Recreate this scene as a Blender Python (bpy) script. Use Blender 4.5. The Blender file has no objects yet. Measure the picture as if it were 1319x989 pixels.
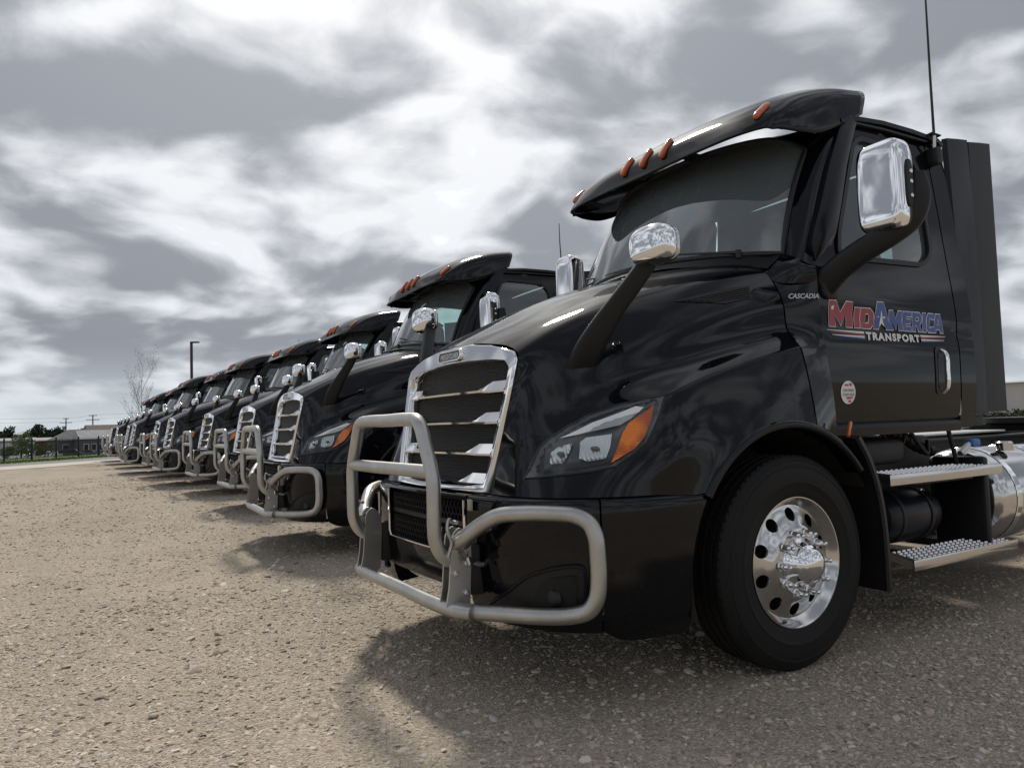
import bpy, bmesh, math, random
import numpy as np
from mathutils import Vector, Matrix, geometry
from mathutils.bvhtree import BVHTree

random.seed(7); rng = np.random.default_rng(7)
S = bpy.context.scene
COL = S.collection
R = math.radians

# ------------------------------------------------------------------ camera
CAM = Vector((2.988, 3.575, 1.207))
YAW, PITCH, ROLL = R(30.851), R(3.066), R(-1.809)
def cam_axes():
    d = Vector((-math.sin(YAW)*math.cos(PITCH), -math.cos(YAW)*math.cos(PITCH), math.sin(PITCH)))
    r = d.cross(Vector((0, 0, 1))).normalized(); u = r.cross(d)
    c, s = math.cos(ROLL), math.sin(ROLL)
    return c*r+s*u, c*u-s*r, d
_r, _u, _d = cam_axes()
cd = bpy.data.cameras.new('camera'); cam = bpy.data.objects.new('camera', cd); COL.objects.link(cam)
cam.matrix_world = Matrix(((_r.x, _u.x, -_d.x, CAM.x), (_r.y, _u.y, -_d.y, CAM.y), (_r.z, _u.z, -_d.z, CAM.z), (0, 0, 0, 1)))
cd.sensor_width = 36; cd.lens = 960.17/1319*36; cd.clip_start = .05; cd.clip_end = 6000
S.camera = cam

# ------------------------------------------------------------------ sky, sun, exposure
SKY_OFF = (-17.1, -3.6, 8.9)
SUN_EL = R(48)
SUN_DIR = Vector((-.35*math.cos(SUN_EL)/.998, -.935*math.cos(SUN_EL)/.998, math.sin(SUN_EL))).normalized()
W = bpy.data.worlds.new('World'); S.world = W; W.use_nodes = True
nt = W.node_tree; nt.nodes.clear()
def wn(t, **k):
    n = nt.nodes.new(t)
    for a, b in k.items(): setattr(n, a, b)
    return n
def wl(a, b): nt.links.new(a, b)
def wmath(op, a, b=None, c=None, clamp=False):
    n = wn('ShaderNodeMath', operation=op); n.use_clamp = clamp
    for i, v in enumerate((a, b, c)):
        if v is None: continue
        if isinstance(v, (int, float)): n.inputs[i].default_value = v
        else: wl(v, n.inputs[i])
    return n.outputs[0]
def wvec(op, a, b=None):
    n = wn('ShaderNodeVectorMath', operation=op)
    for i, v in enumerate((a, b)):
        if v is None: continue
        if isinstance(v, (tuple, Vector)): n.inputs[i].default_value = v
        else: wl(v, n.inputs[i])
    return n
def wmix(f, a, b):
    n = wn('ShaderNodeMix', data_type='RGBA')
    if isinstance(f, (int, float)): n.inputs[0].default_value = f
    else: wl(f, n.inputs[0])
    for i, v in ((6, a), (7, b)):
        if isinstance(v, tuple): n.inputs[i].default_value = (*v, 1)
        else: wl(v, n.inputs[i])
    return n.outputs[2]
def wsmooth(v, lo, hi):
    n = wn('ShaderNodeMapRange', interpolation_type='SMOOTHSTEP'); wl(v, n.inputs[0])
    n.inputs[1].default_value = lo; n.inputs[2].default_value = hi
    return n.outputs[0]
def wnoise(vec, scale, detail, rough, dist=0.0):
    n = wn('ShaderNodeTexNoise', noise_dimensions='3D'); wl(vec, n.inputs['Vector'])
    n.inputs['Scale'].default_value = scale; n.inputs['Detail'].default_value = detail
    n.inputs['Roughness'].default_value = rough; n.inputs['Distortion'].default_value = dist
    return n.outputs[0]
sky = wn('ShaderNodeTexSky', sky_type='NISHITA'); sky.sun_disc = False
sky.sun_elevation = SUN_EL; sky.sun_rotation = math.atan2(SUN_DIR.x, SUN_DIR.y)
sky.air_density = 1.0; sky.dust_density = 1.5
tc = wn('ShaderNodeTexCoord'); D = wvec('NORMALIZE', tc.outputs['Generated']).outputs[0]
sep = wn('ShaderNodeSeparateXYZ'); wl(D, sep.inputs[0])
zc = wmath('MAXIMUM', sep.outputs[2], 0.0); inv = wmath('DIVIDE', 1.0, wmath("ADD", zc, .30))
px_ = wmath('MULTIPLY', sep.outputs[0], inv); py_ = wmath('MULTIPLY', sep.outputs[1], inv)
cmb = wn('ShaderNodeCombineXYZ'); wl(px_, cmb.inputs[0]); wl(py_, cmb.inputs[1])
PC = wvec('ADD', cmb.outputs[0], SKY_OFF).outputs[0]
warp = wn('ShaderNodeTexNoise'); wl(PC, warp.inputs['Vector']); warp.inputs['Scale'].default_value = 1.6; warp.inputs['Detail'].default_value = 3
PW = wvec('ADD', PC, wvec('MULTIPLY', wvec('SUBTRACT', warp.outputs['Color'], (.5, .5, .5)).outputs[0], (.35, .35, .35)).outputs[0]).outputs[0]
big = wnoise(PW, 1.9, 3, .5)
mid = wnoise(PW, 3.8, 7, .52)
fine = wnoise(PW, 12.0, 6, .62)
cov = wmath('ADD', wmath('MULTIPLY', big, .95), wmath('ADD', wmath("MULTIPLY", mid, .46), wmath("MULTIPLY", fine, .12)))   # mean about .72
sd = wmath('MAXIMUM', wvec('DOT_PRODUCT', D, tuple(SUN_DIR)).outputs['Value'], 0.0)
glow = wmath('POWER', sd, 5.0)
thick = wsmooth(cov, .595, .87)                       # 0 thin bright veil, 1 thick grey cloud
thick2 = wmath('SUBTRACT', thick, wmath('MULTIPLY', glow, .18), clamp=True)
thin_col = wmix(glow, (4.5, 4.65, 4.95), (6.2, 6.25, 6.3))
dark_col = wmix(glow, (1.45, 1.58, 1.84), (2.0, 2.1, 2.34))
cloud = wmix(thick2, thin_col, dark_col)
blue = wsmooth(cov, .60, .53)
col1 = wmix(wmath('MULTIPLY', blue, .8), cloud, wmix(.55, sky.outputs[0], (6.0, 6.6, 7.4)))
hz = wsmooth(zc, .12, .0)
col2 = wmix(wmath('MULTIPLY', hz, .8), col1, (3.9, 4.3, 4.55))
bg = wn('ShaderNodeBackground'); wl(col2, bg.inputs[0]); bg.inputs[1].default_value = .135
wo = wn('ShaderNodeOutputWorld'); wl(bg.outputs[0], wo.inputs[0])

sl = bpy.data.lights.new('sun', 'SUN'); sl.energy = 2.6; sl.angle = R(8); sl.color = (1, .93, .82)
sun = bpy.data.objects.new('sun', sl); COL.objects.link(sun)
sun.rotation_euler = SUN_DIR.to_track_quat('Z', 'Y').to_euler(); sun.location = (0, 0, 30)
S.view_settings.view_transform = 'Standard'; S.view_settings.look = 'None'
S.view_settings.exposure = 0.36; S.view_settings.gamma = 1.0; S.view_settings.use_curve_mapping = False
S.cycles.use_denoising = True
S.cycles.max_bounces = 8; S.cycles.transparent_max_bounces = 16
S.cycles.caustics_reflective = False; S.cycles.caustics_refractive = False

# ------------------------------------------------------------------ helpers
def tag(o, label=None, cat=None, group=None, kind=None):
    if label: o['label'] = label
    if cat: o['category'] = cat
    if group: o['group'] = group
    if kind: o['kind'] = kind
    return o
def empty(name, loc=(0, 0, 0), rz=0, parent=None):
    o = bpy.data.objects.new(name, None); COL.objects.link(o); o.location = loc; o.rotation_euler = (0, 0, rz)
    o.empty_display_size = .2; o.parent = parent
    return o
def mesh_obj(name, verts, faces, mat, parent=None, smooth=True, angle=35):
    me = bpy.data.meshes.new(name); me.from_pydata([tuple(map(float, v)) for v in verts], [], [tuple(f) for f in faces]); me.update()
    if smooth:
        me.shade_smooth(); me.set_sharp_from_angle(angle=R(angle))
    if mat is not None: me.materials.append(mat)
    o = bpy.data.objects.new(name, me); COL.objects.link(o); o.parent = parent
    return o
def cr(points, n, closed=False):
    """centripetal-ish Catmull-Rom through points, n samples per interval"""
    P = np.array(points, float); m = len(P); out = []
    rngi = range(m if closed else m-1)
    for i in rngi:
        p1, p2 = P[i], P[(i+1) % m]
        p0 = P[(i-1) % m] if (closed or i > 0) else 2*p1-p2
        p3 = P[(i+2) % m] if (closed or i+2 < m) else 2*p2-p1
        d1 = max(np.linalg.norm(p2-p1), 1e-6); d0 = max(np.linalg.norm(p1-p0), 1e-6); d2 = max(np.linalg.norm(p3-p2), 1e-6)
        m1 = ((p1-p0)/d0*d1+(p2-p1))*.5 if d0 > 0 else p2-p1
        m2 = ((p3-p2)/d2*d1+(p2-p1))*.5
        for k in range(n):
            t = k/n; a = 2*t**3-3*t*t+1; b = t**3-2*t*t+t; c = -2*t**3+3*t*t; e = t**3-t*t
            out.append(a*p1+b*m1+c*p2+e*m2)
    if not closed: out.append(P[-1])
    return np.array(out)
def resample(P, n):
    P = np.array(P, float); s = np.r_[0, np.cumsum(np.linalg.norm(np.diff(P, axis=0), axis=1))]
    t = np.linspace(0, s[-1], n)
    return np.stack([np.interp(t, s, P[:, k]) for k in range(P.shape[1])], 1)
class MB:
    def __init__(s): s.v = []; s.f = []
    def add(s, v, f):
        o = len(s.v); s.v += [tuple(map(float, p)) for p in v]; s.f += [tuple(i+o for i in q) for q in f]; return s
    def grid(s, P, flip=False, cu=False, cv=False):
        P = np.array(P); nu, nv = P.shape[:2]; f = []
        for i in range(nu if cu else nu-1):
            for j in range(nv if cv else nv-1):
                a, b, c, d = i*nv+j, i*nv+(j+1) % nv, ((i+1) % nu)*nv+(j+1) % nv, ((i+1) % nu)*nv+j
                f.append((a, d, c, b) if flip else (a, b, c, d))
        return s.add(P.reshape(-1, 3), f)
    def box(s, c, d, bev=0.0, rot=None, seg=2):
        bm = bmesh.new(); bmesh.ops.create_cube(bm, size=1)
        for v in bm.verts: v.co = Vector((v.co.x*d[0], v.co.y*d[1], v.co.z*d[2]))
        if bev > 0: bmesh.ops.bevel(bm, geom=bm.edges[:], offset=bev, segments=seg, affect='EDGES', profile=.5)
        if rot is not None: bmesh.ops.transform(bm, matrix=rot.to_4x4(), verts=bm.verts)
        bm.verts.index_update()
        s.add([v.co+Vector(c) for v in bm.verts], [[v.index for v in f.verts] for f in bm.faces]); bm.free(); return s
    def sweep(s, path, sec, up=(0, 0, 1), scale=None, caps=True, closed=False):
        path = [Vector(p) for p in path]; n = len(path); rows = []; up = Vector(up)
        side_prev = None
        for i, p in enumerate(path):
            if closed: t = (path[(i+1) % n]-path[i-1])
            else: t = path[min(i+1, n-1)]-path[max(i-1, 0)]
            t.normalize(); sd = t.cross(up)
            if sd.length < 1e-4: sd = side_prev.copy() if side_prev else t.orthogonal()
            sd.normalize()
            if side_prev and sd.dot(side_prev) < 0 and up.length < .5: sd = -sd
            side_prev = sd; w = sd.cross(t)
            k = (1, 1) if scale is None else scale[i]
            rows.append([p+sd*a*k[0]+w*b*k[1] for a, b in sec])
        m = len(sec); f = []
        for i in range(n if closed else n-1):
            for j in range(m):
                a, b = i*m+j, i*m+(j+1) % m; c, d = ((i+1) % n)*m+(j+1) % m, ((i+1) % n)*m+j
                f.append((a, d, c, b))
        if caps and not closed: f.append(tuple(range(m))); f.append(tuple((n-1)*m+j for j in reversed(range(m))))
        return s.add([q for r_ in rows for q in r_], f)
    def tube(s, path, r, n=14, closed=False, caps=True):
        """round tube with parallel transported frame; r scalar or list"""
        P = [Vector(p) for p in path]; m = len(P); rows = []; ref = None
        for i, p in enumerate(P):
            t = (P[(i+1) % m]-P[i-1]) if closed else (P[min(i+1, m-1)]-P[max(i-1, 0)])
            t.normalize()
            if ref is None: ref = t.orthogonal().normalized()
            ref = (ref-t*ref.dot(t)).normalized(); w = t.cross(ref)
            rr = r if isinstance(r, (int, float)) else r[i]
            rows.append([p+ref*math.cos(2*math.pi*k/n)*rr+w*math.sin(2*math.pi*k/n)*rr for k in range(n)])
        f = []
        for i in range(m if closed else m-1):
            for j in range(n):
                a, b = i*n+j, i*n+(j+1) % n; c, d = ((i+1) % m)*n+(j+1) % n, ((i+1) % m)*n+j
                f.append((a, b, c, d))
        if caps and not closed: f.append(tuple(reversed(range(n)))); f.append(tuple((m-1)*n+j for j in range(n)))
        return s.add([q for r_ in rows for q in r_], f)
    def lathe(s, prof, c, axis='y', n=48, cap0=False, cap1=False):
        """prof: list of (radius, offset along axis)"""
        rows = []
        for rr, h in prof:
            row = []
            for k in range(n):
                a = 2*math.pi*k/n; x, z = rr*math.cos(a), rr*math.sin(a)
                row.append({'y': (c[0]+x, c[1]+h, c[2]+z), 'x': (c[0]+h, c[1]+x, c[2]+z), 'z': (c[0]+x, c[1]+z, c[2]+h)}[axis])
            rows.append(row)
        o = len(s.v); s.grid(rows, cv=True, flip=(axis != 'y'))
        if cap0: s.f.append(tuple(o+k for k in range(n)))
        if cap1: s.f.append(tuple(o+(len(prof)-1)*n+k for k in reversed(range(n))))
        return s
    def loops(s, L, closed=True, flip=False):
        return s.grid(L, cv=closed, flip=flip)
    def mirrored(s):
        m = MB(); m.v = [(x, -y, z) for x, y, z in s.v]; m.f = [tuple(reversed(q)) for q in s.f]; return m
    def build(s, name, mat, parent=None, smooth=True, angle=35):
        return mesh_obj(name, s.v, s.f, mat, parent, smooth, angle)
def inpoly(pts, poly):
    pts = np.asarray(pts, float); x, y = pts[:, 0], pts[:, 1]; r = np.zeros(len(pts), bool); n = len(poly); j = n-1
    for i in range(n):
        xi, yi = poly[i]; xj, yj = poly[j]
        if yi != yj:
            r ^= ((yi > y) != (yj > y)) & (x < (xj-xi)*(y-yi)/(yj-yi)+xi)
        j = i
    return r
def dense_loop(P, sp):
    P = [np.array(p, float) for p in P]; out = []
    for i in range(len(P)):
        a, b = P[i], P[(i+1) % len(P)]; k = max(1, int(np.linalg.norm(b-a)/sp))
        out += [tuple(a+(b-a)*t/k) for t in range(k)]
    return out
def round_poly(P, rad, n=6):
    P = [np.array(p, float) for p in P]; out = []
    if isinstance(rad, (int, float)): rad = [rad]*len(P)
    for i, p in enumerate(P):
        a, b = P[i-1], P[(i+1) % len(P)]; r_ = min(rad[i], .49*np.linalg.norm(a-p), .49*np.linalg.norm(b-p))
        p0 = p+(a-p)/np.linalg.norm(a-p)*r_; p1 = p+(b-p)/np.linalg.norm(b-p)*r_
        if r_ < 1e-5: out.append(tuple(p)); continue
        for k in range(n+1):
            t = k/n; out.append(tuple((1-t)**2*p0+2*t*(1-t)*p+t*t*p1))
    return out
def cdt(outer, holes, sp, fn, flip=False):
    loops = [dense_loop(outer, sp)]+[dense_loop(h, sp) for h in holes]
    V = []; E = []
    for L in loops:
        o = len(V); V += L; E += [(o+i, o+(i+1) % len(L)) for i in range(len(L))]
    A = np.array(loops[0]); x0, y0 = A.min(0); x1, y1 = A.max(0)
    gx, gy = np.meshgrid(np.arange(x0+sp*.5, x1, sp), np.arange(y0+sp*.5, y1, sp)); G = np.stack([gx.ravel(), gy.ravel()], 1)
    k = inpoly(G, loops[0])
    for h in loops[1:]: k &= ~inpoly(G, h)
    B = np.array(V); G = G[k]
    if len(G):
        dm = np.min(np.linalg.norm(G[:, None]-B[None], axis=2), axis=1); G = G[dm > sp*.45]
    V = [Vector(v) for v in V]+[Vector(g) for g in G]
    r_ = geometry.delaunay_2d_cdt(V, E, [], 0, 1e-6)
    vv = np.array([tuple(v) for v in r_[0]]); ff = [tuple(f) for f in r_[2]]
    c = np.array([vv[list(f)].mean(0) for f in ff]); k = inpoly(c, loops[0])
    for h in loops[1:]: k &= ~inpoly(c, h)
    ff = [f for f, q in zip(ff, k) if q]
    if flip: ff = [tuple(reversed(f)) for f in ff]
    m = MB(); m.v = [tuple(map(float, fn(a, b))) for a, b in vv]; m.f = ff
    return m
def rbox(c, d, e=4.0, n=20, m=14):
    """rounded box (superellipsoid)"""
    mb = MB(); rows = []
    def sp(v, p): return math.copysign(abs(v)**p, v)
    for i in range(m+1):
        ph = -math.pi/2+math.pi*i/m
        rows.append([(c[0]+d[0]/2*sp(math.cos(ph), 2/e)*sp(math.cos(2*math.pi*k/n), 2/e), c[1]+d[1]/2*sp(math.cos(ph), 2/e)*sp(math.sin(2*math.pi*k/n), 2/e), c[2]+d[2]/2*sp(math.sin(ph), 2/e)) for k in range(n)])
    mb.grid(rows, cv=True); return mb
def text_mb(txt, size, fn, shear=0.0, offset=0.0, sx=1.0, extrude=0.0, spacing=1.0):
    """text laid out in 2D, mapped through fn(u, v, w); returns (MB, width)"""
    cu = bpy.data.curves.new('lettering', 'FONT'); cu.body = txt; cu.size = size; cu.shear = shear; cu.offset = offset
    cu.extrude = extrude; cu.resolution_u = 3; cu.space_character = spacing
    o = bpy.data.objects.new('lettering', cu); COL.objects.link(o)
    dg = bpy.context.evaluated_depsgraph_get(); me = bpy.data.meshes.new_from_object(o.evaluated_get(dg))
    m = MB(); wmax = 0
    for v in me.vertices: m.v.append(fn(v.co.x*sx, v.co.y, v.co.z)); wmax = max(wmax, v.co.x*sx)
    m.f = [tuple(p.vertices) for p in me.polygons]
    bpy.data.objects.remove(o); bpy.data.curves.remove(cu); bpy.data.meshes.remove(me)
    return m, wmax

# ------------------------------------------------------------------ materials
def mat(name, col, rough=.5, metal=0.0, coat=0.0, spec=.5, coat_rough=.03):
    m = bpy.data.materials.new(name); m.use_nodes = True; b = m.node_tree.nodes['Principled BSDF']
    b.inputs['Base Color'].default_value = (*col, 1); b.inputs['Roughness'].default_value = rough; b.inputs['Metallic'].default_value = metal
    b.inputs['Coat Weight'].default_value = coat; b.inputs['Coat Roughness'].default_value = coat_rough; b.inputs['Specular IOR Level'].default_value = spec
    return m
class NT:
    def __init__(s, m): s.m = m; s.t = m.node_tree; s.b = s.t.nodes['Principled BSDF']; s.out = s.t.nodes['Material Output']
    def n(s, t, ins=None, **k):
        q = s.t.nodes.new(t)
        for a, b in k.items(): setattr(q, a, b)
        for a, b in (ins or {}).items():
            if hasattr(b, 'is_linked') and hasattr(b, 'links'): s.t.links.new(b, q.inputs[a])
            else: q.inputs[a].default_value = b
        return q
    def l(s, a, b): s.t.links.new(a, b)
    def coord(s, kind='Object'): return s.n('ShaderNodeTexCoord').outputs[kind]
    def noise(s, vec, scale, detail=4, rough=.55, out=0): return s.n('ShaderNodeTexNoise', {'Vector': vec, 'Scale': scale, 'Detail': detail, 'Roughness': rough}).outputs[out]
    def ramp(s, v, lo, hi, a=0.0, b=1.0): return s.n('ShaderNodeMapRange', {0: v, 1: lo, 2: hi, 3: a, 4: b}).outputs[0]
    def mix(s, f, a, b):
        q = s.t.nodes.new('ShaderNodeMix'); q.data_type = 'RGBA'
        for i, v in ((0, f), (6, a), (7, b)):
            if hasattr(v, 'is_linked'): s.l(v, q.inputs[i])
            elif i == 0: q.inputs[0].default_value = v
            else: q.inputs[i].default_value = (*v, 1)
        return q.outputs[2]
    def bump(s, h, strength, dist): return s.n('ShaderNodeBump', {'Height': h, 'Strength': strength, 'Distance': dist}).outputs[0]
def dusty(name, col, rough, coat, dust=(.16, .14, .115), amount=.08, spec=.5, low=True, cr_=(.008, .05)):
    m = mat(name, col, rough, 0, coat, spec); N = NT(m); c = N.coord()
    n1 = N.noise(c, 3.0, 6, .6); n2 = N.noise(c, 60, 4, .6)
    f = N.n('ShaderNodeMath', {0: N.ramp(n1, .4, .75, .15, 1.0), 1: N.ramp(n2, .35, .7, .3, 1.0)}, operation='MULTIPLY').outputs[0]
    if low:
        z = N.n('ShaderNodeSeparateXYZ', {0: c}).outputs[2]
        f = N.n('ShaderNodeMath', {0: f, 1: N.ramp(z, 1.3, .35, .35, 1.0)}, operation='MULTIPLY').outputs[0]
    f = N.n('ShaderNodeMath', {0: f, 1: amount}, operation='MULTIPLY').outputs[0]
    N.l(N.mix(f, col, dust), N.b.inputs['Base Color'])
    N.l(N.ramp(f, 0, amount, rough, min(rough+.18, 1)), N.b.inputs['Roughness'])
    N.l(N.ramp(f, 0, amount, *cr_), N.b.inputs['Coat Roughness'])
    return m
M = {}
M['paint'] = dusty('black_paint', (.0022, .0026, .0042), .4, .62, amount=.022, spec=.008, cr_=(.036, .06))
M['plastic'] = dusty('black_plastic', (.010, .010, .011), .42, 0, amount=.10, spec=.3)
M['satin'] = dusty('satin_black', (.007, .009, .014), .30, .08, amount=.05, spec=.2)
M['dark'] = mat('dark_cavity', (.006, .006, .006), .8)
M['under'] = dusty('underbody_black', (.012, .012, .012), .6, 0, amount=.3)
M['rubber'] = dusty('tyre_rubber', (.0070, .0070, .0070), .6, 0, amount=.07, spec=.25)
M['seal'] = mat('black_seal', (.008, .008, .009), .55)
M['interior'] = mat('cab_interior', (.19, .215, .225), .75)
M['seatcloth'] = mat('seat_cloth', (.10, .10, .105), .9)
M['amber'] = mat('amber_lens', (.66, .15, .012), .12, 0, .5)
M['marker'] = mat('marker_lens', (.50, .105, .018), .16, 0, .6)
M['white_print'] = mat('white_print', (.72, .72, .72), .35)
M['red_print'] = mat('red_print', (.30, .022, .035), .35)
M['blue_print'] = mat('blue_print', (.035, .07, .27), .35)
M['grey_lamp'] = mat('lamp_housing', (.10, .105, .11), .3, .2, .3)
M['strip'] = mat('lamp_strip', (.72, .74, .76), .25, .2, .6)
M['reflector'] = mat('lamp_reflector', (.85, .87, .88), .22, .6)
_N = NT(M['reflector']); _N.l(_N.bump(_N.n('ShaderNodeTexWave', {'Vector': _N.coord(), 'Scale': 22.0, 'Distortion': .4}, wave_type='BANDS', bands_direction='X').outputs[1], .22, .010), _N.b.inputs['Normal'])
_N = NT(M['amber']); _N.l(_N.bump(_N.n('ShaderNodeTexWave', {'Vector': _N.coord(), 'Scale': 30.0, 'Distortion': .0}, wave_type='BANDS', bands_direction='Z').outputs[1], .5, .008), _N.b.inputs['Normal'])
_N.l(_N.mix(_N.ramp(_N.noise(_N.coord(), 9, 2, .5), .42, .62), (.40, .065, .008), (.80, .21, .012)), _N.b.inputs['Base Color'])
M['blue_cap'] = mat('blue_cap', (.02, .14, .42), .4)
M['tag'] = mat('sticker_red', (.45, .05, .06), .4)
def chrome(name, base, rough, nscale=4, var=.05):
    m = mat(name, base, rough, 1.0); N = NT(m); c = N.coord(); n = N.noise(c, nscale, 6, .6)
    N.l(N.ramp(n, .3, .75, rough, rough+var), N.b.inputs['Roughness'])
    N.l(N.bump(N.noise(c, 2.2, 2, .5), .02, .02), N.b.inputs['Normal'])
    return m
M['chrome'] = chrome('chrome', (.80, .80, .81), .035)
M['alu'] = chrome('polished_aluminium', (.56, .555, .55), .10, 8, .08)
M['alu_dull'] = chrome('aluminium_step', (.60, .60, .60), .30, 14, .15)
def bar_metal():
    m = mat('brushed_bar', (.42, .40, .37), .36, .92); N = NT(m); c = N.coord()
    n = N.noise(c, 5, 8, .65); s = N.noise(N.n('ShaderNodeMapping', {'Vector': c, 'Scale': (60, 14, 60)}).outputs[0], 4, 6, .6)
    base = N.mix(N.ramp(n, .35, .7), (.50, .49, .47), (.38, .375, .36))
    base = N.mix(N.ramp(s, .55, .75, 0, .35), base, (.26, .25, .235))
    chip = N.ramp(N.noise(c, 7.5, 3, .5), .735, .75)
    base = N.mix(chip, base, (.06, .028, .018))
    N.l(base, N.b.inputs['Base Color']); N.l(N.ramp(s, .3, .7, .30, .46), N.b.inputs['Roughness'])
    N.l(N.ramp(chip, 0, 1, .92, .1), N.b.inputs['Metallic'])
    N.l(N.bump(s, .12, .004), N.b.inputs['Normal'])
    return m
M['bar'] = bar_metal()
def glass(name, tint, refl=1.0, ior=1.5, dust=.0):
    m = bpy.data.materials.new(name); m.use_nodes = True; t = m.node_tree; t.nodes.clear()
    o = t.nodes.new('ShaderNodeOutputMaterial'); mx = t.nodes.new('ShaderNodeMixShader'); tr = t.nodes.new('ShaderNodeBsdfTransparent'); gl = t.nodes.new('ShaderNodeBsdfGlossy')
    fr = t.nodes.new('ShaderNodeFresnel'); fr.inputs[0].default_value = ior
    tr.inputs[0].default_value = (*tint, 1); gl.inputs['Roughness'].default_value = .015; gl.inputs[0].default_value = (refl, refl, refl, 1)
    df = t.nodes.new('ShaderNodeBsdfDiffuse'); df.inputs[0].default_value = (.46, .53, .55, 1); md = t.nodes.new('ShaderNodeMixShader'); md.inputs[0].default_value = dust  # diffuse film: dust, plus cool grey standing in for reflected sky
    t.links.new(tr.outputs[0], md.inputs[1]); t.links.new(df.outputs[0], md.inputs[2])
    t.links.new(fr.outputs[0], mx.inputs[0]); t.links.new(md.outputs[0], mx.inputs[1]); t.links.new(gl.outputs[0], mx.inputs[2]); t.links.new(mx.outputs[0], o.inputs[0])
    return m
M['glass'] = glass('tinted_glass', (.68, .87, .84), 1.0, 1.9, .12)
M['windshield'] = glass('windshield_glass', (.68, .87, .84), 1.0, 1.9, .20)
M['band'] = glass('tint_band', (.16, .18, .19))
M['lens'] = glass('clear_lens', (.86, .88, .88))
def grille_mesh_mat():
    m = mat('radiator_mesh', (.012, .012, .012), .6); N = NT(m); c = N.coord()
    w = N.n('ShaderNodeTexWave', {'Vector': c, 'Scale': 33.0, 'Distortion': .0}, wave_type='BANDS', bands_direction='Z').outputs[1]
    N.l(N.bump(w, .8, .01), N.b.inputs['Normal']); N.l(N.mix(w, (.004, .004, .004), (.028, .028, .028)), N.b.inputs['Base Color'])
    return m
M['mesh'] = grille_mesh_mat()

# ------------------------------------------------------------------ truck (local frame: x forward, y to its left, z up; origin under the front axle)
truck = empty('semi_truck')
def arch_z(x, r=.66): return .5+math.sqrt(max(r*r-(x-.04)**2, 0))
# --- hood: rails run from the grille edge backwards
RAILS = [
 [(1.20,0,1.63),(1.10,0,1.685),(.96,0,1.755),(.70,0,1.88),(.46,0,1.968),(.22,0,2.035),(0,0,2.085),(-.16,0,2.11)],
 [(1.20,.36,1.608),(1.09,.38,1.668),(.95,.40,1.738),(.69,.43,1.855),(.45,.46,1.938),(.21,.48,2.003),(0,.50,2.052),(-.16,.50,2.08)],
 [(1.19,.615,1.545),(1.085,.645,1.612),(.92,.695,1.70),(.66,.765,1.795),(.40,.82,1.867),(.17,.86,1.925),(-.03,.885,1.965),(-.16,.90,1.985)],
 [(1.197,.642,1.508),(1.095,.685,1.562),(.93,.75,1.645),(.66,.825,1.74),(.40,.88,1.816),(.17,.915,1.874),(-.03,.94,1.912),(-.16,.955,1.932)],
 [(1.222,.617,1.37),(1.15,.715,1.405),(.99,.83,1.47),(.70,.925,1.57),(.42,.975,1.66),(.17,1.005,1.725),(-.03,1.02,1.77),(-.16,1.03,1.785)],
 [(1.247,.596,1.24),(1.195,.73,1.25),(1.05,.870,1.30),(.73,.985,1.405),(.44,1.02,1.495),(.17,1.035,1.568),(-.03,1.045,1.612),(-.16,1.052,1.632)],
 [(1.266,.581,1.14),(1.229,.742,1.143),(1.088,.922,1.187),(.75,1.100,1.322),(.485,1.112,1.408),(.18,1.114,1.489),(-.03,1.114,1.536),(-.16,1.113,1.558)],
 [(1.27,.578,1.12),(1.235,.745,1.12),(1.095,.93,1.165),(.752,1.118,1.308),(.49,1.128,1.392),(.18,1.128,1.475),(-.03,1.126,1.522),(-.16,1.124,1.545)],
 [(1.273,.575,1.10),(1.240,.748,1.10),(1.103,.937,1.143),(.752,1.127,1.291),(.49,1.135,1.374),(.18,1.135,1.457),(-.03,1.132,1.504),(-.16,1.13,1.527)],
 [(1.292,.558,1.00),(1.272,.757,1.0),(1.14,.965,1.01),(.77,1.172,1.09),(.51,1.185,1.14),(.19,1.185,1.27),(-.03,1.18,1.32),(-.16,1.172,1.325)],
 [(1.312,.538,.889),(1.30,.765,.889),(1.18,.985,.889),(.86,1.155,.889),(.585,1.205,.889),(.21,1.21,1.13),(-.03,1.205,1.16),(-.16,1.20,1.13)]]
NU = 9
rail_d = [cr(r_, NU) for r_ in RAILS]
for p in rail_d[-1]:
    if p[0] < .575: p[2] = arch_z(p[0])
hood_half = np.array([cr([rd[i] for rd in rail_d], 6) for i in range(len(rail_d[0]))])     # [u][v]
hood_half[:, 0, 1] = 0.0
mirr = hood_half[:, ::-1].copy(); mirr[:, :, 1] *= -1
hood_P = np.concatenate([mirr[:, :-1], hood_half], 1)
HL_OUT = [(1.271,.967),(1.245,1.021),(1.208,1.099),(1.173,1.137),(1.104,1.191),(1.017,1.238),(.93,1.269),(.834,1.294),(.748,1.307),(.774,1.262),(.811,1.196),(.867,1.109),(.919,1.065),(.999,1.013),(1.09,.995),(1.208,.978)]
AMB = [(1.010,1.027),(.947,1.153),(.914,1.196),(.802,1.268),(.828,1.206),(.872,1.128),(.916,1.082)]
HIB = [(1.112,1.050),(1.095,1.118),(1.072,1.138),(.985,1.150),(1.005,1.092),(1.028,1.048),(1.088,1.036)]
LOB = [(1.200,1.028),(1.187,1.075),(1.160,1.102),(1.118,1.115),(1.138,1.074),(1.165,1.030)]
STRIP = [(1.145,1.136),(1.032,1.199),(.869,1.263),(.844,1.259),(.906,1.211),(.948,1.187),(1.054,1.161)]

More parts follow.
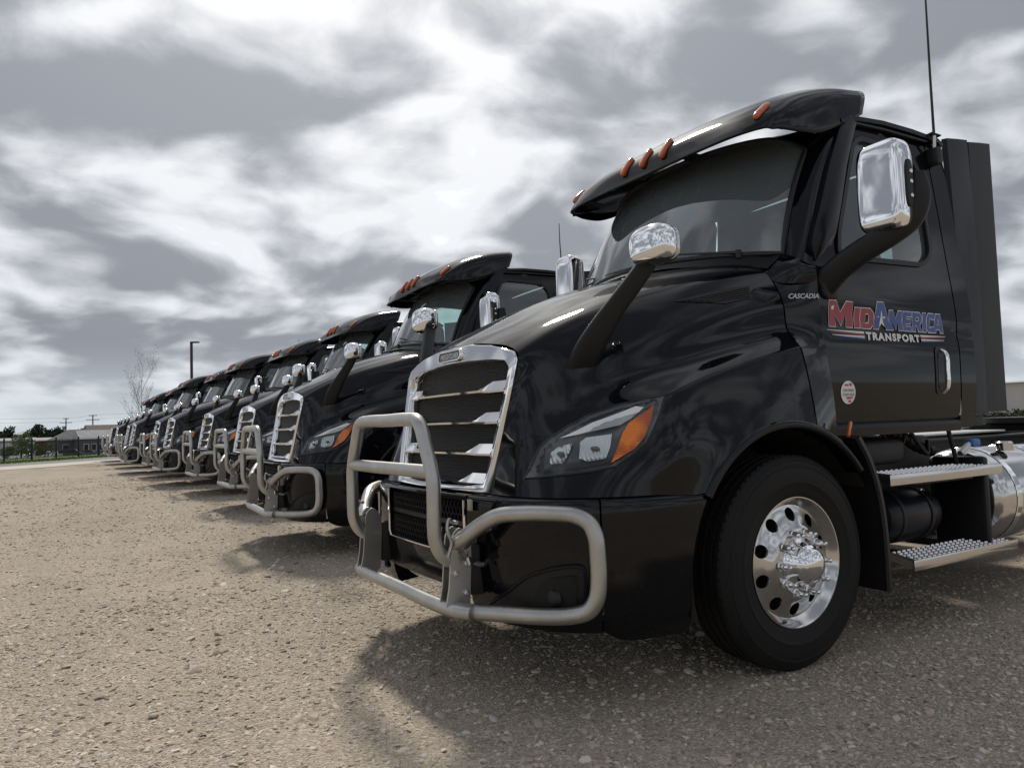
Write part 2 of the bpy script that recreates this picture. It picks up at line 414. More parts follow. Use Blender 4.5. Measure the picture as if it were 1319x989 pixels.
nU, nV = hood_P.shape[:2]
hood_f = []
for i in range(nU-1):
    for j in range(nV-1):
        hood_f.append((i*nV+j, i*nV+j+1, (i+1)*nV+j+1, (i+1)*nV+j))
HV = hood_P.reshape(-1, 3)
_fl = []
for f in hood_f:
    a, b, c = (Vector(HV[f[k]]) for k in range(3)); _fl.append(f)
hood_bvh = BVHTree.FromPolygons([tuple(v) for v in HV], hood_f)
def on_hood(x, z, off=0.0):
    h = hood_bvh.ray_cast(Vector((x, 3, z)), Vector((0, -1, 0)))
    if h[0] is None: h = hood_bvh.find_nearest(Vector((x, 1.1, z)))
    n = h[1]
    if n.y < 0: n = -n
    return h[0]+n*off
def inset(poly, d):
    P = np.array(poly, float); c = P.mean(0); n = len(P); out = []
    A = sum(P[i][0]*P[(i+1) % n][1]-P[(i+1) % n][0]*P[i][1] for i in range(n)); sg = 1 if A > 0 else -1
    for i in range(n):
        a, b, c_ = P[i-1], P[i], P[(i+1) % n]
        e1 = (b-a)/max(np.linalg.norm(b-a), 1e-9); e2 = (c_-b)/max(np.linalg.norm(c_-b), 1e-9)
        nn = np.array([-(e1[1]+e2[1]), e1[0]+e2[0]])*sg; nn /= max(np.linalg.norm(nn), 1e-9)
        out.append(tuple(b+nn*d))
    return out
ok = []
hin = inset(HL_OUT, .012)
for f in hood_f:
    pts = HV[list(f)]; c = pts.mean(0)
    if c[0] > .7 and .9 < c[2] < 1.35 and abs(c[1]) > .6:
        if inpoly(pts[:, [0, 2]], hin).all(): continue
    ok.append(f)
bm = bmesh.new(); bv = [bm.verts.new(v) for v in HV]
for f in ok: bm.faces.new([bv[k] for k in f])
bmesh.ops.recalc_face_normals(bm, faces=bm.faces[:]); bm.verts.index_update()
if sum(f.normal.z for f in bm.faces if abs(f.calc_center_median().y) < .3) < 0: bmesh.ops.reverse_faces(bm, faces=bm.faces[:])
hood = mesh_obj('hood', [v.co for v in bm.verts], [[v.index for v in f.verts] for f in bm.faces], M['paint'], truck, angle=60); bm.free()
ventp = [(.46,1.775),(.20,1.842),(.0,1.872),(.03,1.800),(.20,1.765)]
for sgn in (1, -1):
    q = cdt(ventp, [], .04, lambda x, z: on_hood(x, z, .0035), flip=True); vo = (q if sgn == 1 else q.mirrored()).build('hood_vent', M['plastic'], hood)
    for k in range(5):
        zz = .15+.17*k; a = np.array(ventp[0])*(1-zz)+np.array(ventp[4])*zz*1.0; b = np.array((.0,1.872))*(1-zz)+np.array((.03,1.800))*zz
        m = MB(); m.tube([on_hood(*(np.array((.46-.20*zz,1.775-.004*zz))*(1-s)+b*s), .005) for s in np.linspace(.04, .97, 8)], .004, 5); (m if sgn == 1 else m.mirrored()).build('vent_slat', M['seal'], hood)
# added box under the hood, keeps light from leaking through
MB().box((.35, 0, 1.22), (1.2, 1.25, .52), .05).build('hood_light_block', M['under'], truck)

MB().box((-1.1, 0, .72), (1.9, .62, .58), .06).build('underbody_sun_block', M['under'], truck)  # added unseen box, blocks the sun streak passing under the truck
# --- grille
def gx(z, y=0.0): return 1.19+(1.53-z)*.19+.035*(1-(min(abs(y), .62)/.62)**2)
gout = [(0,1.628),(.20,1.622),(.40,1.600),(.50,1.578),(.60,1.548),(.632,1.505),(.617,1.37),(.596,1.24),(.577,1.12),(.557,1.0),(.535,.892),(.40,.888),(.20,.886),(0,.885)]
gin = [(0,1.528),(.20,1.524),(.36,1.516),(.43,1.512),(.53,1.500),(.566,1.470),(.555,1.37),(.537,1.24),(.520,1.12),(.503,1.0),(.488,.935),(.38,.925),(.19,.922),(0,.921)]
def full_loop(h): return h+[(-y, z) for y, z in reversed(h[1:-1])]
def gl(h, dx, ins=0.0):
    L = full_loop(h)
    if ins: L = inset(L, ins)
    return [(gx(z, y)+dx, y, z) for y, z in L]
grille = cdt(full_loop([(y*.99, z) for y, z in gin]), [], .06, lambda y, z: (gx(z, y)-.055, y, z)).build('grille', M['mesh'], truck)
gm = MB(); gm.loops([gl(gout, -.05), gl(gout, -.002), gl(gout, .012, .008), gl(gin, .006, -.012), gl(gin, -.008, -.002), gl(gin, -.055)], flip=True)
gm.build('grille_frame', M['chrome'], grille, angle=50)
for zb in (1.375, 1.225, 1.075, .936):
    w = np.interp(zb, [.93, 1.12, 1.37], [.486, .52, .555]); rows = []
    ys = np.r_[-w, -w+.09, -w+.14, -w+.19, np.linspace(-w+.22, w-.22, 13), w-.19, w-.14, w-.09, w]
    for y in ys:
        e = np.interp(abs(y), [w-.19, w-.14], [0, 1]); zt = zb+.011+.030*e; zl = zb-.010-.004*e; xf = gx(zb, y)+.014*(1-e)+.004
        rows.append([(xf-.075, y, zt-.002), (xf-.022-.012*e, y, zt), (xf, y, zl+.010), (xf-.004, y, zl), (xf-.075, y, zl)])
    b = MB(); b.grid(rows, flip=False); b.build('grille_bar', M['chrome'], grille, angle=28)
# badge
def rr(w, h, r_, n=6): return round_poly([(-w/2, -h/2), (w/2, -h/2), (w/2, h/2), (-w/2, h/2)], r_, n)
bz = 1.577
def bmap(dx): return lambda y, z: (gx(bz+z, y)+dx, y, bz+z)
bp_ = MB(); o1 = rr(.27, .068, .033); o2 = rr(.262, .060, .029); o3 = rr(.248, .047, .022)
bp_.loops([[bmap(.008)(*p) for p in o1], [bmap(.026)(*p) for p in o2], [bmap(.026)(*p) for p in o3], [bmap(.016)(*p) for p in o3]], flip=False)
bp_.build('badge', M['chrome'], grille, angle=40)
cdt(o3, [], .03, bmap(.017)).build('badge_plate', M['grey_lamp'], grille)
tm, wd = text_mb('FREIGHTLINER', .036, lambda u, v, w_: (u, v, w_), offset=.0006, sx=1.0, extrude=.0012)
sc = .215/wd; tm.v = [(gx(bz, 0)+.0195+w_, -(.1075-u*sc)*-1*-1 if False else (-.1075+u*sc)*-1*-1, bz-.013+v) for u, v, w_ in tm.v]
tm.v = [(x, y, z) for x, y, z in tm.v]
tm.build('badge_lettering', M['alu'], grille, smooth=False)

# --- bumper
OUT = cr([(1.425,0),(1.42,.25),(1.408,.48),(1.375,.70),(1.29,.92),(1.17,1.055),(1.02,1.135),(.82,1.185),(.52,1.21)], 14)
_s = np.r_[0, np.cumsum(np.linalg.norm(np.diff(OUT, axis=0), axis=1))]
def out_at(t, ins=0.0):
    x = np.interp(t, _s, OUT[:, 0]); y = np.interp(t, _s, OUT[:, 1]); e = .004
    dx = np.interp(t+e, _s, OUT[:, 0])-np.interp(max(t-e, 0), _s, OUT[:, 0]); dy = np.interp(t+e, _s, OUT[:, 1])-np.interp(max(t-e, 0), _s, OUT[:, 1])
    l = math.hypot(dx, dy) or 1; return x-dy/l*ins, y+dx/l*ins
def t_of_y(y): return float(np.interp(y, OUT[:, 1], _s))
t_seam = t_of_y(1.098); t_g = t_of_y(.475)
def bprof(z): return np.interp(z, [.28, .34, .42, .60, .80, .87, .885], [.085, .045, .02, 0, 0, .004, .018])
def bpiece(tA, tB, zs, nt_=18, tend=None, rise=0.0):
    rows = []
    for z in zs:
        te = tB if tend is None else tend(z); rows.append([(*out_at(t, bprof(z)), z if z > .5 else .5-(.5-z)*(1-rise*(1-min(k_/6, 1))**2)) for k_, t in enumerate(np.linspace(tA, te, nt_))])
    last = rows[-1]; first = rows[0]
    rows.append([(x-.12*(1 if x > 1.0 else .3), y-(.10 if y > .9 else 0), z+.012) for x, y, z in last])
    rows.insert(0, [(x-.10, y-(.06 if y > .9 else 0), z-.002) for x, y, z in first])
    m = MB(); m.grid(rows); return m
zt = [.885, .872, .84, .76, .68, .60, .52, .45, .40, .36, .33]
def arch_t(z):
    xa = .045+math.sqrt(max(.66**2-(z-.5)**2, 0)); i = np.arange(len(OUT)); return float(np.interp(-xa, -OUT[:, 0], _s))
tm_ = t_g; cl = [(*out_at(t, bprof(z)), z) for z in (.60,) for t in (0,)]
mc = MB(); rows = []
for z in (.600, .585, .54, .49, .455, .44):
    half = [(*out_at(t, bprof(z)), z) for t in np.linspace(0, t_g, 9)]
    rows.append([(x, -y, z_) for x, y, z_ in half[:0:-1]]+half)
rows.append([(x-.15, y, z+.01) for x, y, z in rows[-1]]); rows.insert(0, [(x-.08, y, z) for x, y, z in rows[0]])
mc.grid(rows); bumper = mc.build('bumper', M['paint'], truck, angle=50)
mt = MB(); rows = []
for z, i_ in ((.884, .05), (.884, .006), (.872, 0), (.868, .05)):
    half = [(*out_at(t, i_), z) for t in np.linspace(0, t_g, 9)]; rows.append([(x, -y, z_) for x, y, z_ in half[:0:-1]]+half)
mt.grid(rows); mt.build('bumper_top_rail', M['paint'], bumper, angle=50)
side = bpiece(t_g+.003, t_seam-.004, zt, 16)
corner = bpiece(t_seam+.004, None, [.885, .872, .84, .76, .68, .60, .52, .45, .40, .36, .32, .28], 18, arch_t, .227)
for m in (side, corner):
    nm = 'bumper_fog_panel' if m is side else 'bumper_corner'
    m.build(nm, M['paint'], bumper, angle=50); m.mirrored().build(nm, M['paint'], bumper, angle=50)
# air opening low in the fog panel, its shade laid on as dark patches
def on_bump(y, z, off): return (*out_at(t_of_y(y), bprof(z)-off), z)
air = round_poly([(.60,.40),(.72,.375),(1.03,.375),(1.06,.42),(1.06,.62),(.98,.61),(.86,.565),(.76,.49)], .03, 4)
for sgn in (1, -1):
    a = cdt(air, [], .05, lambda y, z: on_bump(y, z, .004)); b = MB(); L = [on_bump(y, z, .006) for y, z in dense_loop(air, .03)]; b.tube(L, .008, 6, closed=True)
    inner = round_poly([(.86,.40),(1.03,.40),(1.04,.58),(.96,.565),(.90,.52)], .02, 4); c = cdt(inner, [], .05, lambda y, z: on_bump(y, z, .009))
    lampm = MB(); lampm.lathe([(.0, .012), (.03, .010), (.038, .002), (.038, -.02)], (0, 0, 0), 'x', 18); px, py, pz = on_bump(.95, .48, .01)
    lampm.v = [(x*.9+px-.004, y+py-.5*x, z+pz) for x, y, z in lampm.v]
    for q, nm, mm in ((a, 'air_duct', 'plastic'), (b, 'duct_rim', 'satin'), (c, 'duct_shade', 'dark'), (lampm, 'fog_lamp', 'seal')):
        (q if sgn == 1 else q.mirrored()).build(nm, M[mm], bumper)
# lower grille: honeycomb
lg = MB(); rows = []
for z in (.866, .602): 
    half = [(*out_at(t, .05), z) for t in np.linspace(0, t_g+.02, 9)]; rows.append([(x, -y, z_) for x, y, z_ in half[:0:-1]]+half)
lg.grid(rows); lower = lg.build('lower_grille', M['dark'], truck)
hx = MB(); RR = .0205; row = 0; z = .617
while z < .862:
    y = -.455+(RR*.866 if row % 2 else 0)
    while y < .456:
        if not (.728 < z < .762):
            t = t_of_y(abs(y)); ring = []
            for q, rad in ((.0, RR*.98), (.004, RR*.80)):
                ring.append([(*[(out_at(t_of_y(abs(y+rad*math.sin(k*math.pi/3))), .022+q)[0])], y+rad*math.sin(k*math.pi/3), z+rad*math.cos(k*math.pi/3)) for k in range(6)])
            ring.insert(0, [(x-.02, yy, zz) for x, yy, zz in ring[0]]); hx.grid(ring, cv=True)
        y += RR*1.732
    z += RR*1.5; row += 1
tag(hx.build('honeycomb', M['plastic'], lower, smooth=False), kind='stuff')
rows = []
for zz in (.735, .757):
    half = [(*out_at(t, .02), zz) for t in np.linspace(0, t_g, 9)]; rows.append([(x, -y, z_) for x, y, z_ in half[:0:-1]]+half)
MB().grid(rows[::-1]).build('grille_crossband', M['plastic'], lower)
tl = [(*out_at(t_of_y(.468), -.004), z) for z in (.862, .80, .70, .63)]
tb = [(*out_at(t, -.004), .606) for t in np.linspace(t_of_y(.44), 0, 8)]
pth = tl+tb; pth = pth+[(x, -y, z) for x, y, z in reversed(pth[:-1])]
MB().tube(pth, .006, 6).build('lower_grille_trim', M['chrome'], lower)
# tan tag plate above the wing
MB().box((1.415, .535, .845), (.012, .035, .05), .003).build('inspection_plate', mat('plate_beige', (.42, .36, .28), .5), bumper)

# --- headlights
def hl_map(off): return lambda x, z: on_hood(x, z, off)
HLc = np.array(HL_OUT).mean(0); HLp = np.array(HL_OUT)
def edge_dist(x, z):
    p = np.array((x, z)); best = 9
    for i in range(len(HLp)):
        a, b = HLp[i], HLp[(i+1) % len(HLp)]; ab = b-a; t = np.clip(((p-a)@ab)/(ab@ab), 0, 1); best = min(best, np.linalg.norm(p-a-ab*t))
    return best
def bowl(x, z):
    d = edge_dist(x, z); k = min(d/.05, 1.0); k = k*k*(3-2*k)
    p = on_hood(x, z, .004); return p-Vector((.75, .62, .1))*.022*k
def patch(poly, lift, sp=.02): return cdt(poly, [], sp, lambda x, z: Vector(bowl(x, z))+Vector((.75, .62, .1))*lift, flip=True)
hous = cdt(HL_OUT, [], .018, bowl, flip=True)
lens = cdt(inset(HL_OUT, -.003), [], .02, hl_map(.007), flip=True)
rim = MB(); rim.tube([on_hood(x, z, .004) for x, z in dense_loop(HL_OUT, .02)], .0048, 6, closed=True)
amber = patch(AMB, .030, .012); strip = patch(STRIP, .024, .012)
def reflector(poly, lift):
    c = np.array(poly).mean(0); rad = max(np.linalg.norm(np.array(p)-c) for p in poly)
    return cdt(poly, [], .008, lambda x, z: Vector(bowl(x, z))+Vector((.75, .62, .1))*(lift-.012*(1-min(np.linalg.norm(np.array((x, z))-c)/rad, 1)**2)), flip=True)
hb = reflector(HIB, .026); lb = reflector(LOB, .022)
bulb = []
for poly in (HIB, LOB):
    c = np.array(poly).mean(0); p = Vector(bowl(*c))+Vector((.75, .62, .1))*.020; bulb.append(rbox(p, (.026, .045, .02), 2.5, 12, 8))
for sgn in (1, -1):
    g = lambda q: q if sgn == 1 else q.mirrored()
    h = g(hous).build('headlight', M['grey_lamp'], truck, angle=70)
    g(rim).build('headlight_seal', M['seal'], h); g(amber).build('turn_signal', M['amber'], h, angle=70); g(strip).build('light_strip', M['strip'], h, angle=70)
    g(hb).build('reflector', M['reflector'], h, angle=80); g(lb).build('reflector', M['reflector'], h, angle=80)
    for b in bulb: g(b).build('bulb', M['grey_lamp'], h)
    g(lens).build('headlight_lens', M['lens'], h, angle=80)

# --- cab sides, doors
_yz = cr([(1.05,1.045),(1.12,1.065),(1.25,1.083),(1.5,1.092),(1.75,1.086),(1.95,1.068),(2.1,1.05),(2.5,1.005),(2.8,.968),(2.95,.94),(3.05,.90)], 8)
def yd(z): return float(np.interp(z, _yz[:, 0], _yz[:, 1]))
def swage(x, z):    # soft shoulder line pressed into the door
    k = 1.70+.05*(x+1); return -.010*math.exp(-((z-k)/.05)**2)*(1 if x < -.5 else max((-.38-x)/.12, 0))
def dmap(off): return lambda x, z: (x, yd(z)+off+swage(x, z), z)
door_out = round_poly([(-.452,1.162),(-.415,1.45),(-.392,1.62),(-.375,1.78),(-.39,2.0),(-.56,2.30),(-.73,2.62),(-.86,2.845),(-.97,2.90),(-1.64,2.895),(-1.665,2.86),(-1.665,1.162)], [.03,.05,.05,.05,.08,.1,.1,.08,.06,.05,.02,.05], 5)
win = round_poly([(-.60,2.055),(-1.40,2.075),(-1.50,2.15),(-1.525,2.70),(-1.42,2.79),(-.985,2.805),(-.90,2.76),(-.63,2.19)], [.06,.08,.09,.1,.08,.05,.06,.08], 6)
doorm = cdt(door_out, [win], .055, dmap(0.0), flip=True)
sealm = MB(); sealm.sweep([dmap(.004)(*p) for p in dense_loop(win, .04)], [(-.014,-.006),(.014,-.006),(.014,.008),(-.014,.008)], up=(0,1,0), closed=True)
winm = cdt(inset(win, -.005), [], .08, dmap(-.012), flip=True)
edge = MB(); edge.loops([[dmap(0)(*p) for p in dense_loop(door_out, .05)], [dmap(-.04)(*p) for p in dense_loop(door_out, .05)]])
frame_out = [(-.35,1.10),(-.35,2.02),(-.54,2.33),(-.72,2.66),(-.86,2.90),(-1.70,2.93),(-1.70,1.10)]
win_in = inset(win, .02)
framem = cdt(frame_out, [inset(win, -.03)], .08, dmap(-.028), flip=True)
sillm = MB(); sillm.sweep([(x, yd(1.12)-.012, 1.115) for x in (-.44, -1.0, -1.68)], [(-.03,-.032),(.012,-.032),(.022,.01),(.012,.032),(-.03,.032)])
rear_p = cdt(round_poly([(-1.675,1.10),(-1.84,1.10),(-1.84,2.84),(-1.80,2.90),(-1.675,2.90)], [.01,.02,.03,.03,.01], 3), [], .06, dmap(.001), flip=True)
hand_plate = cdt(round_poly([(-1.40,1.30),(-1.52,1.30),(-1.52,1.585),(-1.40,1.585)], .035, 5), [], .03, lambda x, z: (x, yd(z)+.004-.012*(1 if abs(x+1.46) < .035 and 1.33 < z < 1.55 else 0), z), flip=True)
hand = MB(); hand.sweep(cr([(-1.475,1.09,1.31),(-1.475,1.118,1.34),(-1.475,1.125,1.44),(-1.475,1.118,1.545),(-1.475,1.09,1.57)], 5), [(.016*math.cos(k*math.pi/4), .007*math.sin(k*math.pi/4)) for k in range(8)], up=(0,1,0))
def circ(cx, cz, r_, n=28): return [(cx+r_*math.cos(2*math.pi*k/n), cz+r_*math.sin(2*math.pi*k/n)) for k in range(n)]
stick = cdt(circ(-.575, 1.318, .062), [], .04, dmap(.0025), flip=True)
stick_marks = [cdt([(x, z), (x-w_, z), (x-w_, z+h), (x, z+h)], [], .05, dmap(.0040), flip=True) for x, z, w_, h in ((-.545,1.352,.032,.010),(-.585,1.352,.02,.016),(-.560,1.283,.035,.012),(-.575,1.265,.022,.012),(-.60,1.285,.012,.01))]
# door lettering: laid out rearwards (local -x reads left to right on the driver side)
def lay(x0, z0, sgn, off):
    return (lambda u, v, w_: (x0-u, yd(z0+v)+off+swage(x0-u, z0+v), z0+v)) if sgn == 1 else (lambda u, v, w_: (-1.96-x0+u, -(yd(z0+v)+off+swage(-1.96-x0+u, z0+v)), z0+v))
def door_print(sgn, door):
    GL = {'M': ([(0,0),(0,1),(.29,1),(.525,.56),(.76,1),(1.05,1),(1.05,0),(.77,0),(.77,.50),(.525,.06),(.28,.50),(.28,0)], []), 'I': ([(0,0),(0,1),(.3,1),(.3,0)], []),
      'D': ([(0,0),(0,1),(.60,1),(.85,.78),(.85,.22),(.60,0)], [(.29,.25),(.50,.25),(.57,.34),(.57,.66),(.50,.75),(.29,.75)]), 'V': ([(0,0),(.34,1),(.66,1),(1,0),(.72,0),(.5,.60),(.28,0)], []),
      'A': ([(0,0),(.28,1),(.72,1),(1,0),(.73,0),(.67,.19),(.33,.19),(.27,0)], [(.40,.42),(.60,.42),(.53,.74),(.47,.74)]), 'E': ([(0,0),(0,1),(.72,1),(.72,.76),(.28,.76),(.28,.62),(.65,.62),(.65,.39),(.28,.39),(.28,.24),(.72,.24),(.72,0)], []),
      'R': ([(0,0),(0,1),(.65,1),(.85,.82),(.85,.52),(.70,.38),(.87,0),(.57,0),(.43,.33),(.28,.33),(.28,0)], [(.28,.55),(.54,.55),(.59,.60),(.59,.71),(.54,.76),(.28,.76)]), 'C': ([(.2,0),(0,.2),(0,.8),(.2,1),(.82,1),(.82,.70),(.54,.70),(.54,.76),(.33,.76),(.28,.71),(.28,.29),(.33,.24),(.54,.24),(.54,.30),(.82,.30),(.82,0)], [])}
    seq = [('M', .008, .205, .138, 'red_print', .30), ('I', .226, .272, .110, 'red_print', .30), ('D', .283, .398, .110, 'red_print', .22), ('V', .392, .560, .152, 'blue_print', .0), ('M', .548, .665, .110, 'blue_print', .06), ('E', .680, .760, .110, 'blue_print', .06), ('R', .771, .862, .110, 'blue_print', .05), ('I', .872, .905, .110, 'blue_print', .05), ('C', .915, .985, .110, 'blue_print', .04), ('A', .978, 1.085, .110, 'blue_print', .0)]
    for ch, u0, u1, hh, cc, sh in seq:
        P, Hh = GL[ch]; w_ = max(p[0] for p in P); tr_ = lambda p: (u0+p[0]/w_*(u1-u0)+sh*p[1]*hh*.55, p[1]*hh)
        P2 = [tr_(p) for p in P]; H2 = [[tr_(p) for p in Hh]] if Hh else []
        for lift, e, cm in ((.0025, .0055, 'white_print'), (.0040, 0, cc)):
            f = lay(-.437, 1.668, sgn, lift)
            q = cdt(inset(P2, -e) if e else P2, [inset(h_, e) for h_ in H2] if e else H2, .05, lambda a, b: f(a, b, 0)); q.build('lettering', M[cm], door, smooth=False)
    f = lay(-.437, 1.668, sgn, .004)
    st = []
    for k in range(10):
        a = math.pi/2+k*math.pi/5; r_ = .040 if k % 2 == 0 else .016; st.append((.476+r_*math.cos(a), .055+r_*math.sin(a)*1.3))
    f5 = lay(-.437, 1.668, sgn, .0052); MB().add([f5(a, b, 0) for a, b in st]+[f5(.476, .055, 0)], [(k, (k+1) % 10, 10) for k in range(10)]).build('star', M['white_print'], door, smooth=False)
    for u0, u1, tl_ in ((-.015, .300, 0), (.835, 1.10, 1)):
        for q, (cc, dz) in enumerate((('white_print', 0), ('red_print', -.010), ('white_print', -.024), ('blue_print', -.031))):
            h = .009; a, b = (u0+.02*q, u1) if tl_ == 0 else (u0, u1-.012*q)
            z1 = -.020+dz; nseg = 6; us = np.linspace(a, b, nseg+1); V = []
            for uu in us:
                t = (uu-a)/(b-a); th = h*(t if tl_ == 0 else 1-t)*1.0+.0025; V += [f(uu, z1, 0), f(uu, z1-th, 0)]
            MB().add(V, [(2*i, 2*i+2, 2*i+3, 2*i+1) for i in range(nseg)]).build('stripe', M[cc], door, smooth=False)
    tmp, w_ = text_mb('TRANSPORT', .056, lambda a, b, c: (a, b, c), offset=.0028, spacing=1.25)
    us = [v[0] for v in tmp.v]; k = .510/(max(us)-min(us)); f = lay(-.437, 1.668, sgn, .0042)
    tmp.v = [f(.313+(a-min(us))*k, b-.062, c) for a, b, c in tmp.v]; tmp.build('lettering', M['white_print'], door, smooth=False)
for sgn in (1, -1):
    g = lambda q: q if sgn == 1 else q.mirrored()
    d = g(doorm).build('door', M['paint'], truck, angle=60)
    g(edge).build('door_edge', M['paint'], d); g(sealm).build('window_seal', M['seal'], d); g(winm).build('door_window', M['glass'], d, angle=80)
    g(hand_plate).build('handle_recess', M['plastic'], d); g(hand).build('door_handle', M['chrome'], d)
    door_print(sgn, d)
    if sgn == 1:
        tag(stick.build('door_sticker', M['white_print'], d), 'round white sticker with red print low on the door')
        for m in stick_marks: m.build('sticker_print', M['tag'], d)
        tm, wd = text_mb('CERTIFIED', .02, lambda u, v, w_: (u, v, w_)); f = dmap(.0045); tm.v = [f(-.575+.047-u*.094/wd, 1.322+v) for u, v, w_ in tm.v]; tm.build('sticker_print', M['seal'], d, smooth=False)
        tm, wd = text_mb('CLEAN IDLE', .02, lambda u, v, w_: (u, v, w_)); tm.v = [f(-.575+.05-u*.10/wd, 1.300+v) for u, v, w_ in tm.v]; tm.build('sticker_print', M['seal'], d, smooth=False)
    g(framem).build('door_frame', M['seal'], truck); g(sillm).build('sill', M['satin'], truck); g(rear_p).build('cab_corner', M['paint'], truck, angle=60)

# --- cowl panel between hood and door
def hood_rear():
    return hood_half[-1]
hr = hood_rear()
rows = []
sel = [p for p in hr if p[1] > .80]
sel = resample(sel, 30)
for k, p in enumerate(sel):
    z = p[2]; t = k/(len(sel)-1)
    xe = float(np.interp(z, [1.0, 1.2, 1.45, 1.62, 1.78, 2.0], [-.46, -.452, -.42, -.398, -.382, -.40]))
    zb_ = z
    row = []
    for s in np.linspace(0, 1, 8):
        x = -.172+(xe+.006+.172)*s; 
        y1 = yd(z)+.004; y = p[1]*(1-s)+y1*s; zz = z
        if z < 1.5:
            zlow = arch_z(x) if x > -.55 else 1.0; tz = (1.5-z)/(1.5-sel[-1][2]); zz = 1.5-(1.5-zlow)*tz
            y = p[1]*(1-s)+(yd(zz)+.004+.05*tz)*s
        row.append((x, y, zz))
    rows.append(row)
cowl = MB(); cowl.grid(rows)
topc = MB()
for sgn in (1, -1):
    g = lambda q: q if sgn == 1 else q.mirrored()
    c = g(cowl).build('cowl_panel', M['paint'], truck, angle=50)
    if sgn == 1:
        tm, wd = text_mb('CASCADIA', .05, lambda u, v, w_: (u, v, w_), shear=.3, offset=.001, extrude=.002)
        tm.v = [(-.205-u*.165/wd, float(np.interp(u/wd, [0, 1], [1.015, 1.075]))+.016+w_, 1.808+v*.72+.004*u) for u, v, w_ in tm.v]
        tm.build('model_lettering', M['alu'], c, smooth=False)
    m = MB(); m.box((-.452, 1.17, 1.125), (.02, .012, .085), .003, Matrix.Rotation(R(-18), 3, 'Y')); g(m).build('side_marker', M['marker'], truck)

# --- windshield, pillars, roof
def ws(t, s):       # t -1..1 across, s 0 base..1 top
    b = np.array((-.035-.285*abs(t)**2.2, .925*t, 2.135-.06*t*t)); q = np.array((-.445-.20*abs(t)**2.2, .855*t, 2.858-.03*t*t-.11*abs(t)**9))
    p = b*(1-s)+q*s; p[0] += .03*math.sin(math.pi*s); return p
T_ = np.linspace(-1, 1, 29)
wsm = MB(); wsm.grid([[ws(t, s) for t in T_] for s in np.linspace(0, 1, 9)]); windshield = wsm.build('windshield', M['windshield'], truck, angle=80)
bandm = MB(); bandm.grid([[ws(t*.985, 1-s*(.27-.05*abs(t)**4))-np.array((.008, 0, 0)) for t in T_] for s in np.linspace(0, 1, 4)]); bandm.build('tint_band', M['band'], windshield, angle=80)
fr = MB(); per = [ws(t, 0) for t in T_]+[ws(1, s) for s in np.linspace(.1, .95, 9)]+[ws(t, 1) for t in T_[::-1]]+[ws(-1, s) for s in np.linspace(.95, .1, 9)]
fr.tube([p+np.array((.004, 0, 0)) for p in per], .016, 8, closed=True); fr.build('windshield_seal', M['seal'], windshield)
for y0, y1 in ((.10, -.62), (.72, .05)):
    a = ws(y0/.9, .015); b = ws(y1/.9, .07); m = MB(); m.tube([a+np.array((.03,0,.0)), a*.5+b*.5+np.array((.035,0,.015)), b+np.array((.025,0,.0))], [.012,.009,.006], 6)
    m.tube([a*.2+b*.8+np.array((.02,0,.01)), a*.45+b*.55+np.array((.02,0,.012)), b+np.array((.014,0,.05))], .006, 6); m.tube([a+np.array((.03,0,-.03)), a+np.array((.03,0,.015))], .016, 8)
    m.build('wiper', M['seal'], windshield)
pil = MB(); rows = []
for s in np.linspace(0, 1, 9):
    a = ws(1, s); zdoor = 1.99+s*.90; xd = float(np.interp(zdoor, [2.0, 2.3, 2.62, 2.845, 2.92], [-.375, -.545, -.715, -.845, -.93])); b = np.array((xd, yd(zdoor)-.006, zdoor))
    mid_ = (a+b)/2+np.array((.025, .022, 0)); q = cr([a, mid_, b], 3); rows.append(q)
pil.grid(rows)
# base of pillar, down to the cowl
base = MB(); _t = rows[0]; _b = cr([(-.165,.935,1.955),(-.172,.975,1.905),(-.25,1.03,1.89),(-.375,1.07,1.90)], 2)
base.grid([[_t[k]*(1-s)+_b[k]*s+np.array((0, .02*math.sin(math.pi*s), .012*math.sin(math.pi*s))) for k in range(7)] for s in np.linspace(0, 1, 7)])
cow_top = MB(); cow_top.grid([[ws(t, 0)+np.array((.004, 0, .0)) for t in T_], [ws(t, 0)*np.array((.6, 1.0, 1))+np.array((.06*(1-abs(t)), 0, -.04-.05*abs(t)**2)) for t in T_]], flip=True)
cow_top.build('cowl_top', M['plastic'], truck)
defl = MB(); rows = []
for s in np.linspace(0, 1, 12):
    zz = 2.02+s*.90; xd = float(np.interp(zz, [2.0, 2.3, 2.62, 2.845, 2.95], [-.43, -.60, -.76, -.90, -.99])); a = ws(1, min((zz-2.08)/.67, 1.08))
    wdt = .10+.02*math.sin(math.pi*s); k = min(1, s/.12)
    x0 = xd+.13; y0 = yd(zz)+.015
    k = .02+.98*k*k*(3-2*k); xm = x0-.10
    rows.append([(xm+(a_)*k*(.95-.35*s), y0-.02+(b_+.02)*k*(1-.3*s), zz) for a_, b_ in ((.08,-.055),(.112,.008),(.07,.034),(.01,.038),(-.07,.025),(-.075,-.01))])
defl.grid(rows)
for sgn in (1, -1):
    g = lambda q: q if sgn == 1 else q.mirrored()
    p = g(pil).build('windshield_pillar', M['paint'], truck, angle=60); g(base).build('pillar_base', M['paint'], p); g(defl).build('pillar_deflector', M['satin'], p, angle=60)
